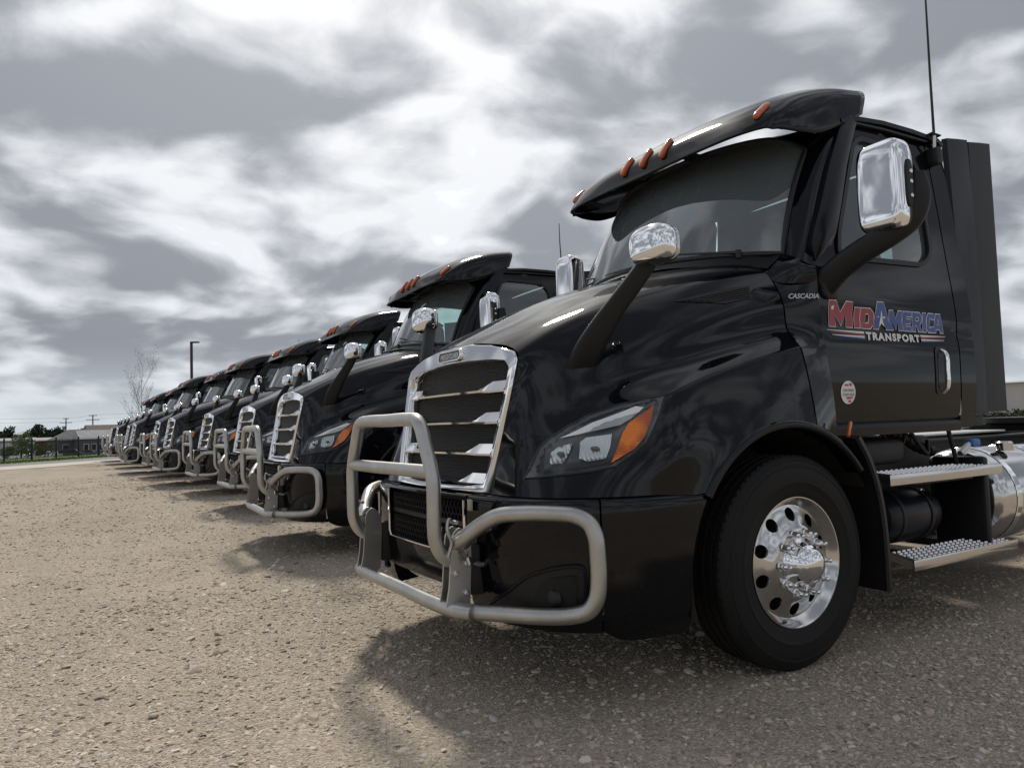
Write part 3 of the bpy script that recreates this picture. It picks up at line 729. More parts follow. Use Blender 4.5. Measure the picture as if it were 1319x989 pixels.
def roof_pt(t, s):   # s 0 front .. 1 rear
    xs = [-.445-.20*abs(t)**2.2, -.63-.12*abs(t)**2.2, -.80-.06*t*t, -1.0, -1.4, -1.75, -1.815, -1.842]
    zc_ = [2.858, 2.908, 2.948, 2.975, 3.01, 2.995, 2.965, 2.90]; ze = [2.75, 2.85, 2.89, 2.912, 2.925, 2.915, 2.90, 2.84]; ye = [.855, .925, .942, .945, .945, .945, .94, .935]
    if s <= 0: return ws(t, 1)
    i = s*(len(xs)-1); k = min(int(i), len(xs)-2); f = i-k
    L = lambda a: a[k]*(1-f)+a[k+1]*f
    return np.array((L(xs), L(ye)*t, L(zc_)*(1-abs(t)**2.6)+L(ze)*abs(t)**2.6))
rf = MB(); rf.grid([[roof_pt(t, s) for t in T_] for s in np.linspace(0, 1, 8)]); roof = rf.build('roof', M['paint'], truck, angle=60)
for sgn in (1, -1):
    m = MB(); m.sweep([(x, sgn*(.965), z) for x, z in ((-.80,2.875),(-.95,2.915),(-1.2,2.935),(-1.5,2.937),(-1.78,2.925),(-1.83,2.90))], [(-.022,-.016),(.022,-.016),(.022,.010),(0,.02),(-.022,.014)]); m.build('roof_rail', M['satin'], roof)
    m = MB(); m.sweep([(x, sgn*(.972), z) for x, z in ((-.92,2.885),(-1.2,2.897),(-1.66,2.898))], [(-.008,-.006),(.010,-.006),(.010,.006),(-.008,.006)]); m.build('drip_rail', M['seal'], roof)
# rear wall with window
rw_out = [(-.935, 1.10), (.935, 1.10), (1.06, 1.5), (1.04, 2.0), (.96, 2.75), (.93, 2.88), (-.93, 2.88), (-.96, 2.75), (-1.04, 2.0), (-1.06, 1.5)]
rwin = round_poly([(-.60, 2.13), (.60, 2.13), (.60, 2.36), (-.60, 2.36)], .06, 5)
rw = cdt(rw_out, [rwin], .15, lambda y, z: (-1.838, y, z)).build('rear_wall', M['paint'], truck)
cdt(inset(rwin, -.01), [], .2, lambda y, z: (-1.832, y, z)).build('rear_window', M['glass'], rw)
# --- cab interior
MB().box((-1.0, 0, 1.16), (1.55, 1.95, .06)).build('cab_floor', M['interior'], truck)
dsh = MB(); dsh.grid([[(-.06-.2*abs(t)**2, .90*t, 2.075), (-.30-.1*abs(t)**2, .90*t, 2.09), (-.50, .90*t, 2.05), (-.58, .9*t, 1.95), (-.50, .9*t, 1.6), (-.46, .9*t, 1.18)] for t in np.linspace(-1, 1, 9)]); dsh.build('dashboard', M['interior'], truck)
for sy in (.48, -.48):
    m = MB(); m.box((-1.22, sy, 1.68), (.50, .50, .14), .05); seat = m.build('seat', M['seatcloth'], truck)
    rbox((-1.50, sy, 2.02), (.15, .48, .64), 4).build('seat_back', M['seatcloth'], seat); rbox((-1.52, sy, 2.42), (.10, .27, .19), 3.5).build('headrest', M['seatcloth'], seat)
    MB().box((-1.25, sy, 1.42), (.34, .34, .40), .03).build('seat_base', M['interior'], seat)
sw = MB(); cc = Vector((-.74, .48, 2.06)); ax = Vector((.5, 0, .86)).normalized(); e1 = Vector((0, 1, 0)); e2 = ax.cross(e1)
sw.tube([cc+e1*.22*math.cos(a)+e2*.22*math.sin(a) for a in np.linspace(0, 2*math.pi, 32, endpoint=False)], .016, 8, closed=True)
swo = sw.build('steering_wheel', M['seal'], truck); m = MB()
for a in (0, 2.2, 4.08): m.tube([cc-ax*.03, cc+e1*.22*math.cos(a)+e2*.22*math.sin(a)], .014, 6)
m.tube([cc, cc-ax*-.0+Vector((.28, 0, -.30))], .03, 8); m.build('steering_column', M['interior'], swo)
hlm = MB(); hlm.grid([[roof_pt(t*.93, s)-np.array((0, 0, .035)) for t in np.linspace(-1, 1, 13)] for s in np.linspace(.05, .93, 8)]); hlm.build('headliner', M['interior'], truck)

# --- sun visor
VR = [
 [(-.15,0,2.750),(-.165,0,2.80),(-.205,0,2.885),(-.40,0,3.03),(-.70,0,3.135),(-1.02,0,3.19)],
 [(-.152,.5,2.752),(-.170,.5,2.80),(-.213,.5,2.880),(-.41,.5,3.018),(-.71,.5,3.13),(-1.03,.5,3.185)],
 [(-.185,.80,2.757),(-.21,.81,2.80),(-.285,.845,2.874),(-.47,.865,2.992),(-.76,.88,3.095),(-1.07,.88,3.145)],
 [(-.235,.895,2.762),(-.27,.915,2.80),(-.35,.94,2.858),(-.52,.955,2.955),(-.78,.965,3.045),(-1.07,.955,3.10)],
 [(-.285,.93,2.765),(-.34,.95,2.76),(-.43,.972,2.755),(-.58,.982,2.765),(-.80,.983,2.845),(-1.02,.973,2.955)]]
vd = [cr(r_, 6) for r_ in VR]
vh = np.array([cr([q[i] for q in vd], 7) for i in range(len(vd[0]))]); vh[:, 0, 1] = 0
vm = vh[:, ::-1].copy(); vm[:, :, 1] *= -1
VP = np.concatenate([vm[:, :-1], vh], 1); a = MB(); a.grid(VP)
visor = a.build('sun_visor', M['paint'], truck, angle=60)
sm = visor.modifiers.new('thickness', 'SOLIDIFY'); sm.thickness = .014; sm.offset = -1
vb = BVHTree.FromPolygons([tuple(p) for p in VP.reshape(-1, 3)], a.f)
for y in (-.85, -.186, 0, .186, .85):
    h = vb.ray_cast(Vector((1.5, y, 2.882)), Vector((-1, 0, 0))); p = h[0]; n = h[1]; n = n if n.x > 0 else -n
    lat = Vector((0, 1, 0)); upv = n.cross(lat); upv = upv if upv.z > 0 else -upv; lat = upv.cross(n)
    m = rbox((0, 0, 0), (.045, .042, .165), 3.4, 14, 12); m.v = [tuple(p+n*x+lat*yy+upv*zz) for x, yy, zz in m.v]; m.build('marker_light', M['marker'], visor)
for y in (-.86, -.30, .24, .86):
    m = MB(); m.sweep([(-.255 if abs(y) < .5 else -.33, y, 2.84), (-.40 if abs(y) < .5 else -.5, y, 2.835), (-.52 if abs(y) < .5 else -.62, y, 2.875)], [(-.05,-.006),(.05,-.006),(.05,.006),(-.05,.006)]); m.build('visor_bracket', M['seal'], visor)

# --- mirrors
def sec_ell(a, b, n=12, e=2.6):
    return [(math.copysign(abs(math.cos(2*math.pi*k/n))**(2/e), math.cos(2*math.pi*k/n))*a, math.copysign(abs(math.sin(2*math.pi*k/n))**(2/e), math.sin(2*math.pi*k/n))*b) for k in range(n)]
#@MIRRORS@
for sgn in (1, -1):
    g = lambda q: q if sgn == 1 else q.mirrored()
    # hood mirror
    arm = MB(); path = cr([(.975,.805,1.435),(.965,.885,1.54),(.92,.985,1.68),(.85,1.095,1.83),(.81,1.15,1.92),(.795,1.18,1.985)], 5)
    ks = np.linspace(0, 1, len(path)); arm.sweep(path, sec_ell(.075, .026, 14, 4), up=(.35, .9, -.15), scale=[(float(np.interp(k, [0,.2,.45,.8,1], [.92,.86,.60,.50,.36])), 1) for k in ks])
    hm = g(arm).build('hood_mirror', M['plastic'], truck, angle=50)
    h = rbox((.845, 1.192, 1.948), (.13, .235, .172), 2.9, 26, 18); g(h).build('mirror_head', M['chrome'], hm, angle=80)
    f = rbox((.787, 1.192, 1.948), (.03, .205, .148), 3.5, 24, 14); g(f).build('mirror_glass', M['alu'], hm, angle=80)
    # door mirror
    arm = MB(); path = cr([(-.46,1.055,1.89),(-.475,1.15,1.965),(-.515,1.27,2.04),(-.57,1.39,2.105),(-.61,1.465,2.165),(-.63,1.50,2.26),(-.63,1.502,2.39)], 5)
    ks = np.linspace(0, 1, len(path)); arm.sweep(path, sec_ell(.055, .075, 14, 3), up=(.5, -.3, .8), scale=[(float(np.interp(k, [0,.15,.6,.85,1], [1.0,.92,.8,.65,.4])), float(np.interp(k, [0,.15,.6,.85,1], [1.0,.88,.78,.7,.45]))) for k in ks])
    dm = g(arm).build('door_mirror', M['plastic'], truck, angle=50)
    foot = rbox((-.475, 1.075, 1.885), (.13, .06, .15), 4); g(foot).build('mirror_foot', M['plastic'], dm)
    h = rbox((-.545, 1.375, 2.335), (.13, .245, .455), 5.5, 32, 22); g(h).build('mirror_head', M['chrome'], dm, angle=80)
    f = rbox((-.608, 1.375, 2.335), (.03, .22, .41), 6, 24, 16); g(f).build('mirror_glass', M['alu'], dm, angle=80)
    sl_ = rbox((-.555, 1.500, 2.325), (.055, .02, .24), 3, 16, 10); g(sl_).build('mirror_hinge', M['seal'], dm)
    for zz in (2.38, 2.33, 2.26):
        g(rbox((-.555, 1.511, zz), (.022, .012, .022), 2.2, 8, 6)).build('mirror_bolt', M['chrome'], dm)

# --- bull bar
bbp = MB()
hoop_h = [(0,1.243),(.30,1.243),(.385,1.236),(.425,1.205),(.475,1.115),(.525,1.025),(.545,.965),(.548,.86),(.546,.76)]
hp = [(1.60, y, z) for y, z in hoop_h]+[(1.595,.546,.70),(1.57,.547,.645),(1.52,.55,.605),(1.46,.552,.585)]
hoop_path = cr([(x, -y, z) for x, y, z in hp[:0:-1]]+hp, 4)
bar = MB().tube(hoop_path, .0325, 16).build('bull_bar', M['bar'], truck, angle=60)
MB().tube([(1.597,-.525,1.004),(1.597,0,1.004),(1.597,.525,1.004)], .032, 16).build('crossbar', M['bar'], bar)
MB().tube(cr([(1.50,-.70,.405),(1.535,-.62,.405),(1.55,-.5,.405),(1.55,0,.405),(1.55,.5,.405),(1.535,.62,.405),(1.50,.70,.405)], 5), .033, 16).build('lower_tube', M['bar'], bar)
wp = [(1.515,.585,.69),(1.49,.66,.735),(1.455,.72,.78),(1.415,.79,.818),(1.36,.88,.832),(1.27,1.02,.834),(1.225,1.095,.828),(1.195,1.14,.80),(1.183,1.162,.75),(1.18,1.168,.68),(1.18,1.168,.56),(1.187,1.158,.50),(1.205,1.13,.455),(1.24,1.07,.43),(1.30,.975,.416),(1.40,.81,.408),(1.50,.65,.405),(1.545,.56,.405)]
for sgn in (1, -1):
    g = lambda q: q if sgn == 1 else q.mirrored()
    g(MB().tube(cr(wp, 4), .034, 16)).build('bar_wing', M['bar'], bar, angle=60)
    for yy in (.517, .585):
        prof = round_poly([(1.575,.405),(1.50,.395),(1.455,.41),(1.445,.62),(1.445,.71),(1.495,.765),(1.535,.73),(1.545,.62),(1.555,.50)], [.01,.02,.02,.03,.03,.03,.03,.03,.02], 4)
        m = MB(); a = [(x, yy-.006, z) for x, z in prof]; b = [(x, yy+.006, z) for x, z in prof]; m.grid([a, b], cv=True); n = len(prof); m.f.append(tuple(reversed(range(n)))); m.f.append(tuple(range(n, 2*n))); g(m).build('upright_plate', M['bar'], bar, smooth=False)
    g(MB().box((1.50, .551, .52), (.01, .06, .10), .002)).build('upright_web', M['bar'], bar)
    g(MB().lathe([(0,.0),(.036,.0),(.042,.006),(.042,.026),(.03,.034),(0,.036)], (1.49, .588, .705), 'y', 20)).build('pivot', M['bar'], bar)
    for x, z in ((1.47, .60), (1.475, .47), (1.525, .56)):
        g(MB().lathe([(.014,0),(.014,.012),(.009,.016),(0,.016)], (x, .590, z), 'y', 8)).build('bolt', M['alu_dull'], bar)
    lt = MB(); lt.tube(cr([(1.53,.60,.78),(1.56,.61,.80),(1.57,.615,.75),(1.55,.61,.70),(1.565,.605,.64)], 4), .008, 6); lt.tube([(1.53,.575,.785),(1.53,.625,.785)], .009, 8); g(lt).build('latch', M['bar'], bar)
    g(MB().tube(cr([(1.44,.60,.60),(1.40,.60,.585),(1.35,.60,.59),(1.31,.59,.61)], 4), .012, 8)).build('release_lever', M['alu_dull'], bar)
    g(MB().box((1.36, .55, .56), (.16, .06, .22), .006)).build('mount_bracket', M['under'], bar)
    br = MB(); br.sweep([(1.455,.625,.60),(1.475,.60,.63),(1.50,.61,.655)], [(-.035,-.006),(.035,-.006),(.035,.006),(-.035,.006)]); g(br).build('wing_clamp', M['bar'], bar)

# --- front wheels
WZ = .508
def wheel_parts(yc, sgn, detail=True):
    """wheel at x=0; outer face towards +y"""
    w = MB()
    tp = [(.292,.090),(.300,.118),(.315,.128),(.34,.136),(.375,.1425),(.378,.1445),(.384,.1445),(.387,.1425),(.42,.143),(.45,.139),(.452,.1415),(.458,.141),(.461,.137),(.478,.130),(.492,.121),(.502,.112),(.507,.100)]
    for yg in (.072, .025): tp += [(.508, yg+.008), (.496, yg+.005), (.496, yg-.005), (.508, yg-.008)]
    tp = tp+[(r_, -h) for r_, h in reversed(tp)]
    w.lathe(tp, (0, yc, 0), 'y', 88)
    # shoulder blocks
    blk = MB()
    for k in range(72):
        a = 2*math.pi*k/72; ca, sa = math.cos(a), math.sin(a); da = .028
        P = []
        for r_, h in ((.478,.1315),(.5085,.105)):
            for aa in (a-da, a+da): P.append((r_*math.cos(aa), yc+h, r_*math.sin(aa)))
        for r_, h in ((.470,.120),(.500,.095)):
            for aa in (a-da, a+da): P.append((r_*math.cos(aa), yc+h, r_*math.sin(aa)))
        blk.add(P, [(0,1,3,2),(0,4,5,1),(2,3,7,6),(0,2,6,4),(1,5,7,3)])
    rim_ = MB(); prof = [(.270,.0),(.268,.085),(.286,.104),(.296,.122),(.304,.131),(.309,.131),(.311,.126),(.309,.116),(.298,.100)]
    rim_.lathe([(r_, h) for r_, h in prof], (0, yc, 0), 'y', 64)
    def disc_y(r_): return float(np.interp(r_, [.10,.150,.166,.178,.20,.235,.262,.280], [.142,.142,.138,.126,.108,.092,.083,.082]))
    n = 60; outer = [(.279*math.cos(2*math.pi*k/n), .279*math.sin(2*math.pi*k/n)) for k in range(n)]
    holes = [[(.224*math.cos(a)+0.032*math.cos(b), .224*math.sin(a)+0.032*math.sin(b)) for b in np.linspace(0, 2*math.pi, 16, endpoint=False)] for a in [2*math.pi*(k+.5)/10 for k in range(10)]]
    disc = cdt(outer, holes, .02, lambda x, z: (x, yc+disc_y(math.hypot(x, z)), z), flip=True)
    lip = MB()
    for h in holes:
        c = np.array(h).mean(0); lip.loops([[(x, yc+disc_y(math.hypot(x, z)), z) for x, z in h], [(c[0]+(x-c[0])*.93, yc+disc_y(math.hypot(x, z))-.012, c[1]+(z-c[1])*.93) for x, z in h]])
    disc.add(lip.v, lip.f)
    drum = MB(); drum.lathe([(0,.03),(.268,.03),(.268,-.10)], (0, yc, 0), 'y', 32)
    hub = MB(); hub.lathe([(.124,.142),(.122,.150),(.112,.158),(.100,.170),(.095,.19),(.088,.206),(.078,.212),(.076,.216),(.066,.232),(.045,.243),(.022,.248),(.0,.249)], (0, yc, 0), 'y', 40)
    nuts = []
    for k in range(10):
        a = 2*math.pi*k/10; m = MB(); m.lathe([(.0215,.141),(.0215,.149),(.0165,.152),(.0160,.170),(.0145,.179),(.0095,.186),(.0075,.191),(.0105,.196),(.0110,.202),(.008,.207),(0,.209)], (.1425*math.cos(a), yc, .1425*math.sin(a)), 'y', 14); nuts.append(m)
    return w, blk, rim_, disc, drum, hub, nuts
parts = wheel_parts(1.045, 1)
for sgn in (1, -1):
    g = lambda q: q if sgn == 1 else q.mirrored()
    def up_(q): m = MB(); m.v = [(x, y, z+WZ) for x, y, z in q.v]; m.f = q.f; return g(m)
    w, blk, rim_, disc, drum, hub, nuts = parts
    wo_ = up_(drum).build('front_wheel', M['dark'], truck)
    up_(w).build('tyre', M['rubber'], wo_, angle=25); tag(up_(blk).build('tread_blocks', M['rubber'], wo_, smooth=False), kind='stuff')
    up_(rim_).build('rim', M['alu'], wo_, angle=40); up_(disc).build('wheel_disc', M['alu'], wo_, angle=40); up_(hub).build('hub_cap', M['chrome'], wo_, angle=40)
    for q in nuts: up_(q).build('lug_nut', M['chrome'], wo_, angle=40)
    # arch trim, liner, mudguard
    am = MB(); rows = []
    for a in np.linspace(R(33), R(141), 30):
        rows.append([(.04+r_*math.cos(a), y, .5+r_*math.sin(a)) for r_, y in ((.688,1.196),(.684,1.211),(.668,1.219),(.650,1.217),(.642,1.205),(.645,1.13))])
    am.grid(rows, flip=True); g(am).build('wheel_arch_trim', M['paint'], truck, angle=60)
    lm = MB(); lm.grid([[(.04+.655*math.cos(a), y, .5+.655*math.sin(a)) for y in (.62, 1.19)] for a in np.linspace(R(-15), R(150), 24)]); lm.grid([[(.04+rr_*math.cos(a), .62, .5+rr_*math.sin(a)) for rr_ in (.0, .655)] for a in np.linspace(R(-15), R(195), 24)]); g(lm).build('fender_liner', M['under'], truck)
    mg = MB(); pth = cr([(-.44,1.085),(-.515,.98),(-.575,.85),(-.612,.70),(-.628,.52),(-.63,.29)], 5)
    mg.sweep([(x, 1.06, z) for x, z in pth], [(-.16,-.010),(.155,-.010),(.165,-.022),(.175,-.010),(.170,.016),(-.16,.012)], up=(-1, 0, .3)); g(mg).build('mud_guard', M['plastic'], truck, angle=40)

# --- steps, tanks and undercarriage behind the front wheel
def step(x0, x1, z, y0, y1, cut):
    m = MB(); top = [(x0-cut, y0), (x0, y1), (x1, y1), (x1, y0)]
    return top
for sgn in (1, -1):
    g = lambda q: q if sgn == 1 else q.mirrored()
    for x0, x1, z in ((-.715, -1.84, .868), (-.885, -1.965, .405)):
        m = MB(); y0, y1 = .97, 1.205; c = .14
        poly = [(x0-c, y0), (x0-.01, y1-.01), (x1+.01, y1-.01), (x1+.01, y0)]
        m.add([(x, y, z) for x, y in poly]+[(x, y, z-.012) for x, y in poly], [(0,3,2,1),(4,5,6,7),(0,1,5,4),(1,2,6,5),(2,3,7,6),(3,0,4,7)])
        st = g(m).build('step', M['alu_dull'], truck, smooth=False)
        lipm = MB(); lipm.sweep([(x0-c+.0, y0+.01, z-.018), (x0-.02, y1, z-.018)], [(-.004,-.022),(.004,-.022),(.004,.028),(-.004,.028)]); g(lipm).build('step_end_plate', M['alu_dull'], st, smooth=False)
        lipm = MB(); lipm.box(((x0+x1)/2, y1, z-.020), (abs(x1-x0), .008, .058), .002); g(lipm).build('step_edge', M['alu'], st)
        tr = MB(); ny = 5
        for j in range(ny):
            yy = y0+.03+j*(y1-y0-.05)/(ny-1); xs = x0-c*(1-(yy-y0)/(y1-y0))-.03; k = 0
            while xs-.045 > x1:
                xa = xs-(.02 if j % 2 else 0)
                tr.add([(xa, yy-.012, z), (xa-.018, yy, z), (xa-.036, yy-.012, z), (xa-.018, yy-.018, z), (xa-.004, yy-.012, z+.009), (xa-.018, yy-.004, z+.010), (xa-.032, yy-.012, z+.009), (xa-.018, yy-.016, z+.010)], [(0,1,5,4),(1,2,6,5),(2,3,7,6),(3,0,4,7)])
                xs -= .048
        tag(g(tr).build('tread_grip', M['alu'], st, smooth=False), kind='stuff')
        bk = MB()
        for xx in (x0-.35, x1+.2): bk.box((xx, .88, z-.035), (.05, .50, .04), .006)
        bk.box(((x0+x1)/2-.05, y0+.11, z-.05), (.6, .14, .04), .008); g(bk).build('step_bracket', M['under'], st)
    g(MB().box((-1.28, .60, .72), (1.15, .34, .66), .03)).build('battery_box', M['under'], truck)
    at = MB(); at.lathe([(0,0),(.09,.012),(.135,.04),(.15,.08),(.15,.50),(.135,.54),(.09,.568),(0,.58)], (-1.52, .90, .60), 'x', 24); ato = g(at).build('air_tank', M['satin'], truck)
    for xx in (-1.38, -1.10):
        q = MB(); q.lathe([(.154,0),(.156,.004),(.156,.026),(.154,.03)], (xx, .90, .60), 'x', 24); g(q).build('tank_strap', M['seal'], ato)
    g(MB().box((-1.80, .98, .64), (.06, .32, .56), .02)).build('splash_panel', M['plastic'], truck)
    g(rbox((-.98, .78, .98), (.62, .42, .16), 5)).build('air_box', M['under'], truck)
    tk = MB(); tk.lathe([(0,0),(.22,-.012),(.285,-.03),(.303,-.06),(.312,-.10),(.312,-1.55),(.295,-1.60),(.2,-1.64),(0,-1.65)], (-1.98, .82, .64), 'x', 40)
    tko = g(tk).build('fuel_tank', M['alu'], truck, angle=50)
    for xx in (-2.12, -2.6, -3.2):
        q = MB(); q.lathe([(.315,0),(.318,-.004),(.318,-.056),(.315,-.06)], (xx-.03, .82, .64), 'x', 40); g(q).build('tank_strap', M['chrome'], tko)
    q = MB(); q.lathe([(.05,0),(.05,.05),(.04,.06),(0,.06)], (-2.35, .98, .93), 'z', 18); g(q).build('filler_cap', M['alu'], tko)
    hs = MB(); hs.tube(cr([(-1.30,.80,1.10),(-1.42,.84,1.06),(-1.55,.86,.99),(-1.70,.87,.95)], 6), .032, 10)
    for t in range(9): 
        p = cr([(-1.30,.80,1.10),(-1.42,.84,1.06),(-1.55,.86,.99),(-1.70,.87,.95)], 6)[2*t]; hs.tube([p-np.array((.006,0,0)), p+np.array((.006,0,0))], .038, 10)
    g(hs).build('corrugated_hose', M['seal'], truck)
    for a, b, c, r_ in (((-1.12,.90,1.10),(-1.22,.94,.98),(-1.36,.92,1.10),.011), ((-1.36,.93,1.10),(-1.47,.97,.95),(-1.60,.9,1.02),.012), ((-1.66,1.0,1.09),(-1.70,1.0,.98),(-1.74,1.0,.86),.013), ((-.86,.9,1.08),(-.92,.93,.99),(-1.02,.9,1.05),.008)):
        q = MB(); q.tube(cr([a, b, c], 6), r_, 8); g(q).build('hose', M['seal'], truck)
    q = MB(); q.tube([(-1.74,1.02,.94),(-1.84,1.03,1.0)], .018, 10); g(q).build('coupling_rod', M['alu_dull'], truck)
    q = rbox((-1.87, 1.03, 1.0), (.10, .06, .05), 4); g(q).build('coupling_cap', M['blue_cap'], truck)
    # side extender: two panels
    fx = MB(); rows = []
    for x, y in ((-1.852,.985),(-1.87,1.012),(-1.98,1.018),(-2.098,1.018),(-2.102,1.0)): rows.append([(x, y-(.02 if z > 2.9 else 0)+(0 if z > 1.3 else .0), z+(.03*(-1.85-x)/.28 if z > 2 else 0)) for z in (1.175, 1.19, 1.6, 2.2, 2.93, 2.95)])
    fx.grid(rows); fo = g(fx).build('side_fairing', M['satin'], truck, angle=40)
    fx = MB(); rows = []
    for x, y in ((-2.112,.975),(-2.118,.995),(-2.25,1.0),(-2.375,1.0),(-2.385,.97)): rows.append([(x, y, z+(.03*(-1.85-x)/.28 if z > 2 else 0)) for z in (1.19, 1.6, 2.2, 2.94)])
    fx.grid(rows); g(fx).build('fairing_extension', M['plastic'], fo, angle=40)
    q = MB(); q.box((-1.96, .93, 1.14), (.28, .12, .07), .01); g(q).build('fairing_bracket', M['under'], fo)
    # frame rail
    q = MB(); q.sweep([(1.05, .43, .86), (-6.3, .43, .86)], [(-.045,-.14),(.045,-.14),(.045,-.125),(-.03,-.125),(-.03,.125),(.045,.125),(.045,.14),(-.045,.14)]); g(q).build('frame_rail', M['under'], truck, smooth=False)
for x in (-.9, -2.2, -3.4, -5.1, -6.25): MB().box((x, 0, .86), (.10, .82, .20), .01).build('cross_member', M['under'], truck)
MB().tube([(0, -.95, .50), (0, .95, .50)], .06, 12).build('front_axle', M['under'], truck)
MB().box((-2.9, 0, 1.03), (1.3, .82, .012)).build('deck_plate', M['alu_dull'], truck)
fw = MB(); fw.lathe([(0,0),(.46,0),(.46,-.05),(0,-.05)], (-5.0, 0, 1.12), 'z', 32); fwo = fw.build('fifth_wheel', M['under'], truck)
MB().box((-5.0, 0, 1.03), (.7, .9, .07), .01).build('fifth_wheel_base', M['under'], fwo)
# tandem rear wheels
for xx in (-4.35, -5.65):
    MB().tube([(xx, -.95, .50), (xx, .95, .50)], .09, 12).build('rear_axle', M['under'], truck)
    for sgn in (1, -1):
        for yy in (1.075, .74):
            t = MB(); prof = [(.29,-.12),(.30,-.13),(.38,-.14),(.46,-.138),(.49,-.12),(.505,-.10),(.505,.10),(.49,.12),(.46,.138),(.38,.14),(.30,.13),(.29,.12)]
            t.lathe([(r_, -h) for r_, h in prof], (xx, sgn*yy, WZ), 'y', 36); to = t.build('rear_wheel', M['rubber'], truck, angle=25)
            if yy > 1:
                q = MB(); q.lathe([(.309,.125),(.29,.118),(.275,.05),(.20,-.02),(.13,-.03),(.12,.03),(.10,.07),(0,.08)], (xx, yy, WZ), 'y', 36); (q if sgn == 1 else q.mirrored()).build('rim', M['alu'], to)
# antenna
ant = MB().box((-1.70, .995, 2.80), (.07, .09, .11), .02).build('antenna_mount', M['seal'], truck)
MB().tube([(-1.70,1.0,2.85),(-1.69,1.01,2.93)], .012, 8).build('antenna_spring', M['alu_dull'], ant)
whip = MB().tube([(0,0,0),(.02,.01,.4),(.035,.02,.85),(.045,.035,1.35)], [.0085,.0075,.006,.004], 6).build('antenna_whip', M['seal'], ant); whip.location = (-1.69, 1.01, 2.92)
MB().sweep([(-1.66,.93,2.93),(-1.70,.985,2.955),(-1.76,1.0,2.94)], [(-.02,-.004),(.02,-.004),(.02,.004),(-.02,.004)]).build('antenna_clip', M['seal'], ant)

# ------------------------------------------------------------------ row of trucks: copies of the first
def children(o): return [c for c in bpy.data.objects if c.parent == o]
_kids = {}
for o in bpy.data.objects:
    if o.parent: _kids.setdefault(o.parent.name, []).append(o)
TINY = {'lug_nut', 'bolt', 'mirror_bolt', 'bulb', 'sticker_print', 'door_sticker', 'badge_lettering', 'hose', 'tread_grip', 'tread_blocks', 'latch', 'corrugated_hose', 'steering_column', 'wiper', 'coupling_cap', 'coupling_rod', 'model_lettering', 'lettering', 'star', 'stripe', 'headrest'}
def copy_tree(o, parent=None, skip=()):
    c = o.copy(); COL.objects.link(c); c.parent = parent
    for ch in _kids.get(o.name, []):
        if ch.name.split('.')[0] in skip: continue
        copy_tree(ch, c, skip)
    return c
ORD = ['second', 'third', 'fourth', 'fifth', 'sixth', 'seventh', 'eighth', 'ninth']
SPOTS = [(-.264,-4.492,-.047),(-.672,-8.80,-.012),(-.690,-12.78,.004),(-.390,-16.36,.016),(-.455,-20.30,.010),(-.098,-23.90,.014),(-.23,-28.75,0),(-.10,-33.6,0),(-.09,-38.3,0)]
tag(truck, 'black day cab semi truck nearest the camera, with red and blue door lettering', 'truck', 'black semi trucks parked in a row')
for i, (x, y, h) in enumerate(SPOTS):
    t = copy_tree(truck, None, () if i < 2 else TINY)
    t.location = (x, y, 0); t.rotation_euler = (0, 0, h)
    if i == 8: lab = 'black semi truck at the far end of the row, farthest from the camera'
    else: lab = '%s black semi truck in the row, counting from the one nearest the camera' % ORD[i]
    tag(t, lab, 'truck', 'black semi trucks parked in a row')
    for c in t.children:
        if c.name.startswith('antenna_mount'):
            for w_ in c.children:
                if w_.name.startswith('antenna_whip'): w_.scale = (1, 1, (.42, .40, .38, .45, .3, .36, .4, .3, .3)[i])

# ------------------------------------------------------------------ ground
def gz(x, y):
    s = 0.0
    if y < -56: s = -.026*min(-56-y, 116)
    if abs(x) < 16 and -20 < y < 12:
        k = .5+.5*math.sin(x*1.7+.6*y)*math.sin(y*1.3-.8*x); j = math.sin(x*4.1+1.3*y)*math.sin(3.7*y-2.1*x)
        s += .010*k+.006*j-.004
    return s
def graded(a, b, fine0, fine1, step, ratio=1.35):
    xs = list(np.arange(fine0, fine1, step)); d = step; x = xs[-1]
    while x < b: d *= ratio; x += d; xs.append(min(x, b))
    d = step; x = fine0
    while x > a: d *= ratio; x -= d; xs.insert(0, max(x, a))
    return xs
gxs = graded(-2500, 2500, -6, 7, .12); gys = graded(-3200, 1500, -9, 4.5, .12, 1.22)
V = [(x, y, gz(x, y)) for y in gys for x in gxs]; nx = len(gxs)
F = [(j*nx+i, j*nx+i+1, (j+1)*nx+i+1, (j+1)*nx+i) for j in range(len(gys)-1) for i in range(nx-1)]
